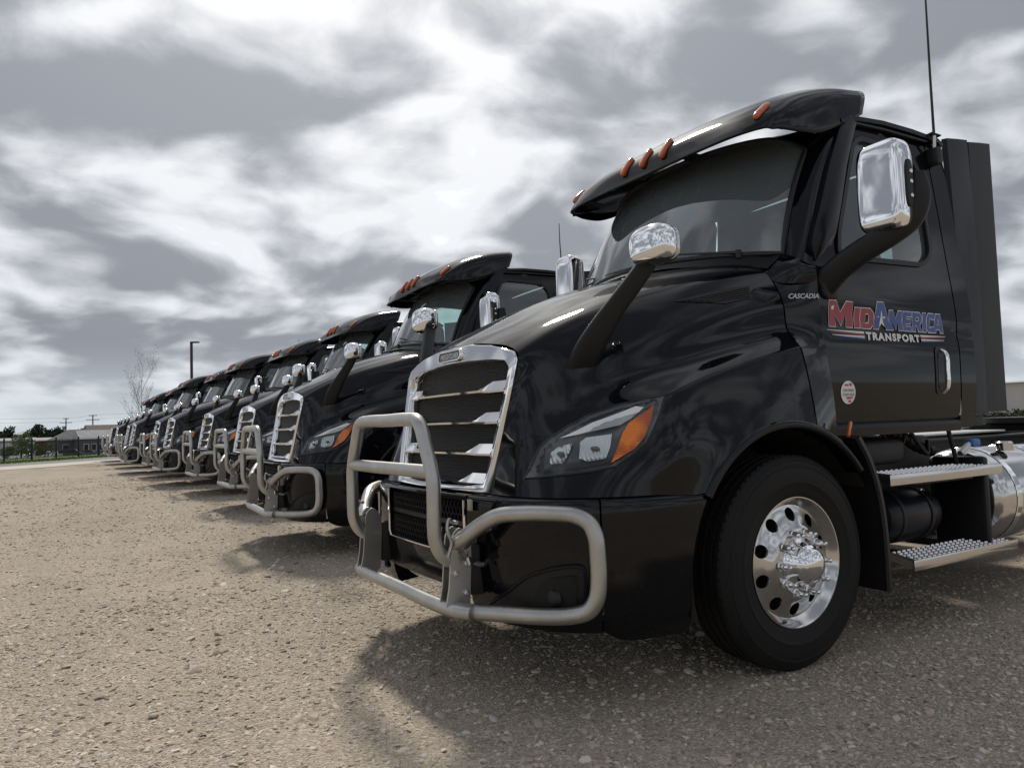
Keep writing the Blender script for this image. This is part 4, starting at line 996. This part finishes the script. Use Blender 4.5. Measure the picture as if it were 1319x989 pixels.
def gravel_mat():
    m = mat('gravel_ground', (.3, .26, .21), .95, spec=.2); N = NT(m); c = N.coord()
    big = N.noise(c, .35, 5, .6); md = N.noise(c, 2.2, 6, .6); fn_ = N.noise(c, 45, 6, .65); vf = N.noise(c, 160, 4, .6)
    col = N.mix(N.ramp(big, .35, .68), (.49, .41, .32), (.405, .345, .27))
    col = N.mix(N.ramp(md, .42, .68, 0, .75), col, (.31, .262, .208))
    col = N.mix(N.ramp(fn_, .38, .7), N.mix(.5, col, (.19, .165, .135)), N.mix(.35, col, (.62, .55, .45)))
    col = N.mix(N.ramp(vf, .52, .72, 0, .6), col, (.15, .12, .10))
    rut = N.noise(N.n('ShaderNodeMapping', {'Vector': c, 'Scale': (1.1, .13, 1), 'Rotation': (0, 0, .25)}).outputs[0], 1.0, 4, .6); col = N.mix(N.ramp(rut, .48, .66, 0, .55), col, (.275, .235, .188))
    sp = N.n('ShaderNodeTexVoronoi', {'Vector': c, 'Scale': 85.0}, feature='F1'); spc = N.n('ShaderNodeSeparateColor', {0: sp.outputs['Color']}).outputs[0]
    col = N.mix(N.ramp(spc, .80, .9, 0, .55), col, (.60, .53, .44)); col = N.mix(N.ramp(spc, .12, .06, 0, .5), col, (.12, .10, .09))
    # dry grass patches far from the trucks
    geo = N.n('ShaderNodeNewGeometry').outputs['Position']; yy = N.n('ShaderNodeSeparateXYZ', {0: geo}).outputs[1]
    far = N.ramp(yy, -26, -33); ge = N.noise(c, .8, 5, .65)
    col = N.mix(N.n('ShaderNodeMath', {0: far, 1: N.ramp(ge, .48, .6, 0, .8)}, operation='MULTIPLY').outputs[0], col, (.20, .15, .075))
    lot = N.ramp(yy, -43, -44); col = N.mix(lot, col, N.mix(N.ramp(ge, .4, .6), (.10, .14, .045), (.15, .17, .07)))
    far2 = N.ramp(yy, -130, -150); col = N.mix(far2, col, (.19, .19, .185))
    N.l(col, N.b.inputs['Base Color'])
    h = N.n('ShaderNodeMath', {0: N.n('ShaderNodeMath', {0: fn_, 1: .7}, operation='MULTIPLY').outputs[0], 1: N.n('ShaderNodeMath', {0: sp.outputs['Distance'], 1: -.9}, operation='MULTIPLY').outputs[0]}, operation='ADD').outputs[0]
    N.l(N.bump(h, .7, .014), N.b.inputs['Normal'])
    return m
ground = mesh_obj('ground', V, F, gravel_mat(), None, smooth=True, angle=180); tag(ground, kind='structure')

def stone_mat():
    m = mat('gravel_stone', (.35, .3, .24), .9, spec=.25); N = NT(m); rnd = N.n('ShaderNodeObjectInfo').outputs['Random']; c = N.coord()
    r_ = m.node_tree.nodes.new('ShaderNodeValToRGB'); e = r_.color_ramp.elements
    e[0].position = 0; e[0].color = (.25, .22, .18, 1); e[1].position = 1; e[1].color = (.13, .12, .115, 1)
    for p, cc in ((.2, (.42, .355, .275)), (.45, (.50, .425, .335)), (.7, (.60, .52, .42)), (.86, (.70, .65, .57)), (.93, (.42, .40, .375)), (.97, (.28, .20, .15))):
        q = e.new(p); q.color = (*cc, 1)
    N.l(rnd, r_.inputs[0]); n = N.noise(c, 5, 5, .6); N.l(N.mix(N.ramp(n, .3, .7, 0, .5), r_.outputs[0], (.34, .28, .215)), N.b.inputs['Base Color'])
    return m
SM = stone_mat()
def gravel(name, cx, cy, sx, sy, rot, density, size, seed, label, power=4.0, fade=.25):
    """a bed of loose stones scattered as instances over a patch that follows the ground"""
    n = 40; V = []; ca, sa = math.cos(rot), math.sin(rot)
    for j in range(n+1):
        for i in range(n+1):
            a, b = (i/n-.5)*sx, (j/n-.5)*sy; x, y = cx+a*ca-b*sa, cy+a*sa+b*ca; V.append((x, y, gz(x, y)))
    F = [(j*(n+1)+i, j*(n+1)+i+1, (j+1)*(n+1)+i+1, (j+1)*(n+1)+i) for j in range(n) for i in range(n)]
    o = mesh_obj(name, V, F, SM, None, False); tag(o, kind='stuff')
    at = o.data.attributes.new('den', 'FLOAT', 'POINT')
    for q, (x, y, z_) in enumerate(V):
        a, b = abs((q % (n+1))/n-.5)*2, abs((q//(n+1))/n-.5)*2; e = min(1, (1-a)/fade)*min(1, (1-b)/fade)
        k = .5+.5*math.sin(x*2.3+1.1*math.sin(y*1.7+seed))*math.sin(y*2.9+1.3*math.sin(x*2.1)); at.data[q].value = max(e, 0)*(.35+.65*k)
    t = bpy.data.node_groups.new(name, 'GeometryNodeTree'); t.interface.new_socket('Geometry', in_out='INPUT', socket_type='NodeSocketGeometry'); t.interface.new_socket('Geometry', in_out='OUTPUT', socket_type='NodeSocketGeometry')
    N = t.nodes; L = t.links
    gi = N.new('NodeGroupInput'); go = N.new('NodeGroupOutput')
    dp = N.new('GeometryNodeDistributePointsOnFaces'); na = N.new('GeometryNodeInputNamedAttribute'); na.data_type = 'FLOAT'; na.inputs[0].default_value = 'den'; mu = N.new('ShaderNodeMath'); mu.operation = 'MULTIPLY'; L.new(na.outputs[0], mu.inputs[0]); mu.inputs[1].default_value = density; L.new(mu.outputs[0], dp.inputs['Density']); dp.inputs['Seed'].default_value = seed
    L.new(gi.outputs[0], dp.inputs['Mesh'])
    g2i = N.new('GeometryNodeGeometryToInstance')
    for k in range(6):
        ico = N.new('GeometryNodeMeshIcoSphere'); ico.inputs['Subdivisions'].default_value = 2; ico.inputs['Radius'].default_value = 1.0
        sp = N.new('GeometryNodeSetPosition'); pos = N.new('GeometryNodeInputPosition'); ns = N.new('ShaderNodeTexNoise'); ns.noise_dimensions = '4D'
        ns.inputs['W'].default_value = k*7.3+seed; ns.inputs['Scale'].default_value = .75; ns.inputs['Detail'].default_value = 2
        L.new(pos.outputs[0], ns.inputs['Vector'])
        vm = N.new('ShaderNodeVectorMath'); vm.operation = 'SUBTRACT'; L.new(ns.outputs['Color'], vm.inputs[0]); vm.inputs[1].default_value = (.5, .5, .5)
        vs = N.new('ShaderNodeVectorMath'); vs.operation = 'SCALE'; L.new(vm.outputs[0], vs.inputs[0]); vs.inputs[3].default_value = 2.1
        L.new(ico.outputs[0], sp.inputs['Geometry']); L.new(vs.outputs[0], sp.inputs['Offset'])
        tf = N.new('GeometryNodeTransform'); tf.inputs['Scale'].default_value = ((1.25, .85, .42), (1, .8, .5), (1.4, .9, .34), (.9, 1.0, .48), (1.15, .95, .30), (1.0, .7, .5))[k]
        L.new(sp.outputs[0], tf.inputs[0]); L.new(tf.outputs[0], g2i.inputs[0])
    ip = N.new('GeometryNodeInstanceOnPoints'); L.new(dp.outputs['Points'], ip.inputs['Points']); L.new(g2i.outputs[0], ip.inputs['Instance']); ip.inputs['Pick Instance'].default_value = True
    ri = N.new('FunctionNodeRandomValue'); ri.data_type = 'INT'; ri.inputs[4].default_value = 0; ri.inputs[5].default_value = 5; ri.inputs['Seed'].default_value = seed+3
    L.new(ri.outputs[2], ip.inputs['Instance Index'])
    rv = N.new('FunctionNodeRandomValue'); rv.data_type = 'FLOAT_VECTOR'; rv.inputs[0].default_value = (-.45, -.45, 0); rv.inputs[1].default_value = (.45, .45, 6.28); L.new(rv.outputs[0], ip.inputs['Rotation'])
    rs = N.new('FunctionNodeRandomValue'); rs.data_type = 'FLOAT'; rs.inputs['Seed'].default_value = seed+9
    pw = N.new('ShaderNodeMath'); pw.operation = 'POWER'; L.new(rs.outputs[1], pw.inputs[0]); pw.inputs[1].default_value = power
    mr = N.new('ShaderNodeMapRange'); L.new(pw.outputs[0], mr.inputs[0]); mr.inputs[3].default_value = size; mr.inputs[4].default_value = size*4.2
    L.new(mr.outputs[0], ip.inputs['Scale'])
    sm_ = N.new('GeometryNodeSetMaterial'); L.new(ip.outputs[0], sm_.inputs[0]); sm_.inputs['Material'].default_value = SM
    L.new(sm_.outputs[0], go.inputs[0])
    md = o.modifiers.new('stones', 'NODES'); md.node_group = t
    o['label'] = label; o['category'] = 'gravel'
    return o
gravel('gravel', 1.6, .4, 8.4, 6.6, 0, 3300, .0038, 1, 'loose tan gravel strewn over the ground beside the nearest truck', 6.0, .3)
gravel('gravel', 2.6, -.6, 9.0, 7.5, 0, 45, .0075, 8, 'larger pale stones lying loose among the finer gravel', 3.0, .4)
gravel('gravel', 3.0, -5.2, 12.0, 11.0, 0, 800, .0055, 2, 'sparser gravel spread farther out before the second and third trucks', 8.0, .5)
gravel('gravel', 4.0, -15.0, 13.0, 16.0, 0, 170, .0085, 5, 'thin scatter of gravel before the middle trucks of the row', 7.0, .5)
gravel('gravel', -3.0, 2.0, 6.0, 4.0, 0, 1300, .0042, 3, 'gravel lying below the steps and door of the nearest truck', 6.0, .3)

# ------------------------------------------------------------------ concrete, road, verge
def sheet(name, poly, z, m, flip=False, sp=4.0, label=None):
    V = []; 
    o = cdt(poly, [], sp, lambda x, y: (x, y, z+(gz(x, y) if y < -56 else 0)))
    ob = o.build(name, m, None, smooth=False); tag(ob, kind='structure')
    return ob
def noisy(name, c1, c2, scale, rough=.9):
    m = mat(name, c1, rough, spec=.25); N = NT(m); c = N.coord(); N.l(N.mix(N.ramp(N.noise(c, scale, 6, .65), .35, .68), c1, c2), N.b.inputs['Base Color']); N.l(N.bump(N.noise(c, scale*12, 4, .6), .3, .01), N.b.inputs['Normal']); return m
def strip_poly(pts_near, pts_far):
    a = [np.array(p) for p in pts_near]; b = [np.array(p) for p in pts_far]; da = (a[-1]-a[0])/np.linalg.norm(a[-1]-a[0]); db = (b[-1]-b[0])/np.linalg.norm(b[-1]-b[0])
    return [tuple(a[0]-da*30)]+[tuple(p) for p in a]+[tuple(a[-1]+da*18), tuple(b[-1]+db*18)]+[tuple(p) for p in reversed(b)]+[tuple(b[0]-db*30)]
sheet('concrete_apron', strip_poly([(5.3,-32.4),(3.6,-33.7),(2.9,-34.9),(1.2,-36.2)], [(5.7,-36.8),(1.0,-41.2)]), .012, noisy('concrete', (.50, .465, .41), (.42, .39, .345), .8))
sheet('road', strip_poly([(5.7,-36.8),(1.0,-41.2)], [(5.9,-41.2),(1.3,-46.2)]), .010, noisy('asphalt', (.16, .16, .16), (.21, .205, .20), 1.2))
sheet('grass_verge', strip_poly([(5.9,-41.2),(1.3,-46.2)], [(6.2,-50.0),(0.6,-57.5)]), .014, noisy('verge_grass', (.085, .13, .03), (.13, .17, .055), 1.5))
def grass_tufts():
    m = MB()
    for k in range(2600):
        x = random.uniform(-1, 8); y = -41.2+(x-5.9)*1.087-random.uniform(.1, 4.5); h = random.uniform(.04, .12); a = random.random()*6.28; w_ = .03
        m.add([(x-w_*math.cos(a), y-w_*math.sin(a), .012), (x+w_*math.cos(a), y+w_*math.sin(a), .012), (x+random.uniform(-.04, .04), y+random.uniform(-.04, .04), h+.012)], [(0,1,2)])
    o = m.build('grass', mat('grass_blades', (.10, .16, .035), .8), None, smooth=False); tag(o, 'bright green grass strip growing along the foot of the black fence', 'grass', kind='stuff')
grass_tufts()

# ------------------------------------------------------------------ fence
fmat = mat('fence_black', (.014, .014, .014), .5)
FP0, FP1 = Vector((5.9, -44.6, .0)), Vector((1.25, -52.2, 0)); FD = (FP1-FP0).normalized()
fence = empty('metal_fence', FP0); tag(fence, 'black metal picket fence along the green verge at the left edge', 'fence')
fl = (FP1-FP0).length
for s in (-7.4, -4.9, -2.45, 0, 2.25, 4.45, 6.7, fl, fl+2.4):
    p = FD*s; MB().box((p.x, p.y, .64), (.09, .09, 1.28), .01).build('post', fmat, fence)
ang = math.atan2(FD.y, FD.x)
for z in (.16, 1.08):
    a, b = FD*-7.4, FD*(fl+2.4); c = (a+b)/2; MB().box((c.x, c.y, z), ((b-a).length, .03, .045), 0, Matrix.Rotation(ang, 3, 'Z')).build('rail', fmat, fence)
pk = MB(); s = -7.3
while s < fl+2.4:
    p = FD*s; pk.box((p.x, p.y, .62), (.016, .016, 1.14)); s += .115
tag(pk.build('pickets', fmat, fence, smooth=False), kind='stuff')

# ------------------------------------------------------------------ trees and shrubs
def leaf_mat(name, c1, c2, trans=.0):
    m = mat(name, c1, .75, spec=.2); N = NT(m); n = N.noise(N.coord(), .9, 3, .5); n2 = N.n('ShaderNodeTexWhiteNoise', {'Vector': N.coord()}).outputs[0]
    N.l(N.mix(N.ramp(n, .35, .65), c1, c2), N.b.inputs['Base Color']); return m
LM = {'dark': leaf_mat('leaf_dark', (.022, .036, .020), (.040, .058, .028)), 'mid': leaf_mat('leaf_mid', (.045, .075, .025), (.08, .115, .04)), 'pale': leaf_mat('leaf_pale', (.10, .145, .05), (.16, .20, .085)), 'olive': leaf_mat('leaf_olive', (.085, .095, .04), (.13, .13, .06))}
BARK = noisy('bark', (.10, .08, .065), (.06, .05, .04), 6)
# stick lying at the left of the picture
tag(MB().tube([(4.05,-.62,.018),(3.93,-.60,.024),(3.80,-.585,.020)], [.004,.006,.004], 6).build('stick', BARK), 'thin dark stick lying on the gravel near the left edge', 'stick')
def crown(center, rad, n, leaf, clumps=14, seed=0):
    r_ = np.random.default_rng(seed); cs = []
    for k in range(clumps):
        v = r_.normal(size=3); v /= np.linalg.norm(v); d = r_.uniform(.35, .85); cs.append((np.array(center)+v*np.array(rad)*d, r_.uniform(.28, .5)))
    V = np.empty((n*4, 3)); F = []
    for k in range(n):
        c, s = cs[r_.integers(len(cs))]; v = r_.normal(size=3); v /= np.linalg.norm(v); p = c+v*np.array(rad)*s*r_.uniform(.5, 1.0)
        a = r_.normal(size=3); a /= np.linalg.norm(a); b = np.cross(a, r_.normal(size=3)); b /= np.linalg.norm(b); l = leaf*r_.uniform(.6, 1.4)
        V[4*k:4*k+4] = [p-a*l, p+b*l*.5, p+a*l, p-b*l*.5]; F.append((4*k, 4*k+1, 4*k+2, 4*k+3))
    m = MB(); m.v = [tuple(v) for v in V]; m.f = F; return m
def tree(name, loc, h, rx, rz, mt, label, cat='tree', n=900, leaf=.45, group=None, seed=1, trunk=None, z=0.0):
    t = empty(name, (loc[0], loc[1], z)); tag(t, label, cat, group)
    th = h-rz*1.1; m = MB(); r0 = max(.05, h*.028); m.tube([(0,0,-.3),(.05*rx,0,th*.5),(0,.04*rx,th),(0,0,h-rz*.6)], [r0*1.2, r0, r0*.75, r0*.3], 7)
    for k in range(5):
        a = k*1.26+seed; m.tube([(0,0,th*.75),(math.cos(a)*rx*.35, math.sin(a)*rx*.35, th+rz*.3),(math.cos(a)*rx*.6, math.sin(a)*rx*.6, h-rz*.7)], [r0*.5, r0*.32, r0*.12], 5)
    m.build('trunk', BARK, t); crown((0, 0, h-rz), (rx, rx, rz), n, leaf, 18, seed).build('crown', LM[mt], t, smooth=False)
    return t
TZ = -3.0
for i, (x, y, h, rx, rz, mt, lab) in enumerate((
 (25.0,-276.8,8.4,4.5,4.0,'dark','dark evergreen tree at the left edge beyond the white cars, farthest left'),
 (19.9,-273.7,8.0,4.8,3.9,'dark','broad dark tree second from the left edge in the distant tree line'),
 (15.8,-277.9,6.6,3.6,3.2,'dark','low dark tree just left of the pale distant building'),
 (10.6,-262.0,8.3,3.6,4.0,'dark','tall dark tree just right of the pale distant building'),
 (7.3,-263.9,7.9,3.6,3.7,'dark','dark tree in the middle of the distant tree line'),
 (4.2,-266.9,7.2,3.4,3.4,'mid','dark rounded tree left of the first utility pole'),
 (-1.0,-296.3,7.6,3.6,3.4,'mid','hazy green tree between the two utility poles'),
 (-5.3,-270.8,8.3,3.6,3.4,'mid','green tree at the foot of the right utility pole'),
 (-8.4,-276.0,7.0,3.6,3.2,'mid','low green tree above the grey house roof, nearest the trucks'))):
    tree('distant_tree', (x, y), h, rx, rz, mt, lab, n=1300, leaf=.5, group='distant tree line', seed=i+3, z=TZ)
tree('leafy_tree', (6.15, -68.0), 2.15, .95, 1.0, 'pale', 'pale green young tree just behind the fence', n=900, leaf=.085, seed=31, z=-.31)
for i, (x, y, h, rx, lab) in enumerate(((6.75,-62.0,1.0,.75,'pale low bush behind the fence beside the leftmost post'),(5.55,-63.5,1.15,1.1,'rounded green bush at the foot of the young tree behind the fence'),(4.35,-66.0,.95,.9,'small green bush behind the fence left of the dark van'))):
    t = empty('bush', (x, y, -.15)); tag(t, lab, 'bush', 'bushes behind the fence'); crown((0, 0, h*.5), (rx, rx, h*.5), 800, .075, 12, 40+i).build('foliage', LM[('pale', 'mid', 'olive')[i]], t, smooth=False)
    m = MB(); [m.tube([(0,0,-.1),(.2*math.cos(k*2.1),.2*math.sin(k*2.1),h*.6)], [.02,.008], 5) for k in range(3)]; m.build('stem', BARK, t)
def bare_tree(loc, z):
    t = empty('bare_tree', (loc[0], loc[1], z)); t.scale = (.62, .62, .86); tag(t, 'tall thin nearly bare tree with a few leaves behind the far trucks', 'tree')
    m = MB(); tips = []; rr_ = random.Random(5)
    def grow(p, d, l, r0, lev):
        pts = [p]; q = p; dd = d
        for k in range(4):
            dd = (dd+Vector((rr_.uniform(-.12, .12), rr_.uniform(-.12, .12), rr_.uniform(-.02, .10)))).normalized(); q = q+dd*l/4; pts.append(q)
            if lev < 4 and k >= (1 if lev else 0):
                for s in range(2 if lev < 3 else 1):
                    a = rr_.uniform(0, 6.28); sd = (dd*rr_.uniform(.8, 1.1)+Vector((math.cos(a), math.sin(a), rr_.uniform(.0, .4)))*rr_.uniform(.5, .75)).normalized()
                    grow(q, sd, l*rr_.uniform(.42, .58), r0*.5*(1-.12*k), lev+1)
        if lev >= 3: tips.append(q)
        m.tube(pts, [r0*(1-.18*k) for k in range(5)], 5 if lev < 2 else 3, caps=False)
    grow(Vector((0, 0, -.2)), Vector((.03, 0, 1)), 6.9, .10, 0)
    m.build('trunk', BARK, t)
    lf = MB(); r_ = np.random.default_rng(8)
    def leaf(p, s):
        a = r_.normal(size=3); a /= np.linalg.norm(a); b = np.cross(a, r_.normal(size=3)); b /= np.linalg.norm(b); p = np.array(p); lf.add([p-a*s, p+b*s*.5, p+a*s, p-b*s*.5], [(0,1,2,3)])
    for p in tips:
        if r_.random() < .6: leaf(p, .07)
    for k in range(1500):
        v = r_.normal(size=3)*np.array((.75, .75, .85)); leaf((v[0]+.3, v[1], 3.0+v[2]*1.1), .085)
    for k in range(1100):
        v = r_.normal(size=3)*np.array((.9, .9, .5)); leaf((v[0]+1.7, v[1]-.3, 2.3+v[2]), .095)
    lf.build('crown', LM['olive'], t, smooth=False)
bare_tree((-3.19, -76.4), -.53)

# ------------------------------------------------------------------ poles
def utility_pole(loc, h, lab, arms):
    o = empty('utility_pole', (loc[0], loc[1], TZ)); tag(o, lab, 'pole', 'utility poles'); wm = noisy('pole_wood', (.09, .075, .06), (.06, .05, .04), 2)
    MB().tube([(0,0,-.3),(0,0,h*.5),(0,0,h)], [.22,.19,.15], 8).build('shaft', wm, o)
    for z, l in arms:
        a = MB().box((0, 0, z), (l, .14, .16)).build('crossarm', wm, o)
        for s in (-.45, -.15, .15, .45): MB().lathe([(.07,0),(.09,.08),(.05,.2),(0,.22)], (s*l, 0, z+.08), 'z', 8).build('insulator', M['alu_dull'], a)
    return o
utility_pole((3.43,-275.6), 10.6, 'left utility pole with two crossarms and a transformer above the trees', ((10.4, 1.6), (9.1, 3.4)))
MB().lathe([(.0,0),(.45,0),(.45,1.1),(0,1.15)], (.6,0,6.9), 'z', 12).build('transformer', mat('transformer_grey', (.25,.25,.25), .5), bpy.data.objects['utility_pole'])
utility_pole((-3.54,-254.0), 10.9, 'right utility pole with two crossarms above the grey house', ((10.7, 2.2), (9.4, 3.4)))
for k, (z1, z2) in enumerate(((7.55, 7.9), (6.3, 6.6))):
    w_ = MB().tube([(-60,-262,z2+1.5),(-3.54,-254,z2),(0,-264,(z1+z2)/2-.25),(3.43,-275.6,z1),(60,-300,z1+1)], .025, 4).build('power_line', M['seal']); tag(w_, ('upper', 'lower')[k]+' power line strung between the two utility poles', 'cable', 'power lines')
lp = empty('light_pole', (-5.88,-63.2,-.19)); tag(lp, 'tall dark lamp post with a flat head rising behind the trucks', 'lamp post')
MB().box((0,0,4.55), (.20,.20,9.1), .01).build('shaft', mat('pole_bronze', (.022,.018,.014), .5), lp)
MB().box((-.28,.15,9.03), (.62,.36,.12), .03, Matrix.Rotation(R(150), 3, 'Z')).build('lamp_head', mat('lamp_head', (.05,.045,.04), .5), lp)

# ------------------------------------------------------------------ buildings
def house(name, loc, rz, w, d, h, rh, wallm, roofm, lab, windows=(), door=None, ridge='x'):
    o = empty(name, (loc[0], loc[1], TZ), rz); tag(o, lab, 'building')
    MB().box((0,0,h/2-.2), (w, d, h+.4)).build('wall', wallm, o, smooth=False)
    r_ = MB(); e = .4; W2, D2 = w/2+e, d/2+e
    if ridge == 'x': V = [(-W2,-D2,h),(W2,-D2,h),(W2,D2,h),(-W2,D2,h),(-W2,0,h+rh),(W2,0,h+rh)]; F = [(0,1,5,4),(2,3,4,5),(0,4,3),(1,2,5),(0,3,2,1)]
    elif ridge == 'y': V = [(-W2,-D2,h),(W2,-D2,h),(W2,D2,h),(-W2,D2,h),(0,-D2,h+rh),(0,D2,h+rh)]; F = [(1,2,5,4),(3,0,4,5),(0,1,4),(2,3,5),(0,3,2,1)]
    else: V = [(-W2,-D2,h),(W2,-D2,h),(W2,D2,h),(-W2,D2,h),(-W2*.45,0,h+rh),(W2*.45,0,h+rh)]; F = [(0,1,5,4),(2,3,4,5),(0,4,3),(1,2,5),(0,3,2,1)]
    r_.add(V, F); r_.build('roof', roofm, o, smooth=False)
    for x, z, ww, hh in windows:
        f = MB().box((x, d/2+.02, z), (ww+.2, .08, hh+.2)).build('window', M['white_print'], o, smooth=False); MB().box((x, d/2+.07, z), (ww, .03, hh)).build('pane', M['band'], f, smooth=False)
    return o
grey_wall = noisy('grey_siding', (.10,.105,.11), (.13,.135,.14), .4); roof_grey = noisy('roof_shingle', (.10,.10,.105), (.15,.145,.145), 1.0); roof_pale = noisy('roof_metal', (.33,.33,.34), (.40,.40,.41), .6); roof_brown = noisy('roof_brown', (.14,.12,.11), (.18,.155,.14), .8)
house('grey_house', (-.2,-206), R(14), 13, 9, 3.6, 2.6, grey_wall, roof_grey, 'dark grey house with a hipped roof behind the fence', [(-4.5,1.9,1.1,1.4),(-1.5,1.9,1.1,1.4),(2.0,1.9,1.1,1.4),(4.8,1.9,1.1,1.4)], ridge='hip')
house('porch_annex', (-2.4,-199.0), R(14), 7.0, 5.5, 3.7, 2.2, grey_wall, roof_pale, 'annex with a pale metal roof in front of the grey house', [(-2.4,1.9,.9,1.4),(-.8,1.9,.9,1.4),(.8,1.9,.9,1.4),(2.4,1.9,.9,1.4)], ridge='x')
house('brown_roof_house', (-9.5,-222), R(14), 17, 10, 4.0, 3.4, noisy('tan_wall', (.3,.25,.2), (.26,.22,.18), .4), roof_brown, 'house with a broad brown roof partly hidden by the far trucks', [(3,1.9,1.4,1.4),(6,1.9,1.4,1.4)], ridge='x')
house('brick_building', (8.6,-222), R(8), 11, 8, 3.6, .9, noisy('brick_wall', (.22,.065,.04), (.17,.05,.035), .9), roof_pale, 'low red brick building with a pale flat roof behind the bushes', [(-2,1.8,1.0,1.2),(2,1.8,1.0,1.2)], ridge='x')
house('white_shed', (17.5,-214), R(5), 15, 7, 4.0, .6, noisy('white_siding', (.62,.62,.60), (.55,.55,.54), .4), roof_pale, 'long white building behind the white cars at the left edge', [(-5,1.8,1.2,1.2),(-2,1.8,1.2,1.2),(2,1.8,1.2,1.2)], ridge='x')
house('pale_building', (15.0,-352), 0, 13, 10, 6.2, 1.2, noisy('beige_wall', (.36,.34,.31), (.32,.3,.28), .4), roof_pale, 'pale distant building showing between the dark trees', [(-3,3.2,1.5,1.5),(0,3.2,1.5,1.5),(3,3.2,1.5,1.5)], ridge='hip')
o = house('warehouse', (-82,-28), R(95), 46, 16, 3.6, .4, noisy('warehouse_wall', (.46,.46,.45), (.42,.42,.41), .3), roof_pale, 'long pale warehouse seen past the rear of the nearest truck', [(-12,2.0,2,1.2),(-6,2.0,2,1.2),(0,2.0,2,1.2)], ridge='x'); o.location.z = 0
for i, (x, y, h) in enumerate(((-50.5,-20.4,1.3),(-52.5,-23.5,1.1),(-54,-17.0,1.2))):
    t = empty('bush', (x, y, 0)); tag(t, ('tall green bush in front of the pale warehouse, nearest the truck', 'second green bush before the pale warehouse', 'third green bush before the pale warehouse, farthest from the camera')[i], 'bush', 'bushes before the warehouse')
    crown((0,0,h*.5), (1.6,1.6,h*.5), 1500, .10, 14, 60+i).build('foliage', LM['dark'], t, smooth=False); MB().tube([(0,0,-.1),(.1,0,h*.6)], [.05,.02], 5).build('stem', BARK, t)

# ------------------------------------------------------------------ parked cars beyond the fence
def car(loc, rz, col, lab, kind='sedan'):
    o = empty('parked_car', (loc[0], loc[1], TZ), rz); tag(o, lab, 'car', 'cars parked beyond the fence')
    pm = mat('car_paint', col, .25, 0, .6); L = 4.6 if kind != 'van' else 5.1; w_ = .9
    if kind == 'sedan': low = [(-L/2,.35),(-L/2,.80),(-L/2+.1,.92),(-.9*1.0,.98),(1.0,.95),(L/2-.15,.80),(L/2,.62),(L/2,.35)]; cab_ = [(-1.75,.95),(-1.15,1.42),(.35,1.45),(1.05,.95)]
    elif kind == 'van': low = [(-L/2,.35),(-L/2,1.05),(-L/2+.1,1.12),(1.1,1.10),(L/2-.3,.95),(L/2,.70),(L/2,.35)]; cab_ = [(-2.45,1.08),(-2.35,1.80),(.75,1.85),(1.65,1.05)]
    else: low = [(-L/2,.45),(-L/2,.98),(-.3,1.0),(1.2,1.02),(L/2-.1,.92),(L/2,.70),(L/2,.45)]; cab_ = [(-.55,1.0),(-.40,1.70),(.75,1.72),(1.45,1.0)]
    def ext(P, w0, w1):
        m = MB(); n = len(P); m.grid([[(x, -w1 if z > 1.2 else -w0, z) for x, z in P], [(x, w1 if z > 1.2 else w0, z) for x, z in P]], cv=True); m.f += [tuple(range(n)), tuple(reversed(range(n, 2*n)))]; return m
    b = ext(low, w_, w_); b.build('body', pm, o, smooth=False); ext(cab_, .86, .70).build('cabin', pm, o, smooth=False)
    c = np.array(cab_).mean(0); gp = [tuple(c+(np.array(p)-c)*np.array((.86, .80))+np.array((0, .02))) for p in cab_]
    ext(gp, .87, .745).build('side_window', M['band'], o, smooth=False)
    for x in (-L/2+.8, L/2-.85):
        for s in (-1, 1):
            wl_ = MB().lathe([(.18,.11),(.31,.10),(.33,.06),(.33,-.06),(.31,-.10),(.18,-.11)], (x, s*.80, .33), 'y', 18).build('wheel', M['rubber'], o); MB().lathe([(0,.115),(.19,.10),(.19,-.10),(0,-.115)], (x, s*.80, .33), 'y', 14).build('rim', M['alu_dull'], wl_)
    for s in (-.6, .6): MB().box((L/2-.03, s, .68), (.08, .35, .14), .02).build('headlight', M['strip'], o); MB().box((-L/2+.0, s, .80), (.06, .3, .14), .02).build('tail_light', M['tag'], o)
car((13.4,-178), R(8), (.75,.75,.75), 'white car parked nearest the fence at the left edge')
car((13.9,-189), R(5), (.62,.63,.64), 'silver car parked behind the nearest white car')
car((10.9,-184), R(-70), (.72,.72,.72), 'white car right of the silver car, facing the fence')
car((5.6,-176), R(60), (.55,.57,.60), 'pale pickup truck parked left of the dark van', 'pickup')
car((2.3,-178), R(172), (.02,.022,.028), 'dark van parked in front of the grey house', 'van')
car((-1.2,-186), R(170), (.10,.11,.12), 'low grey car right of the dark van')
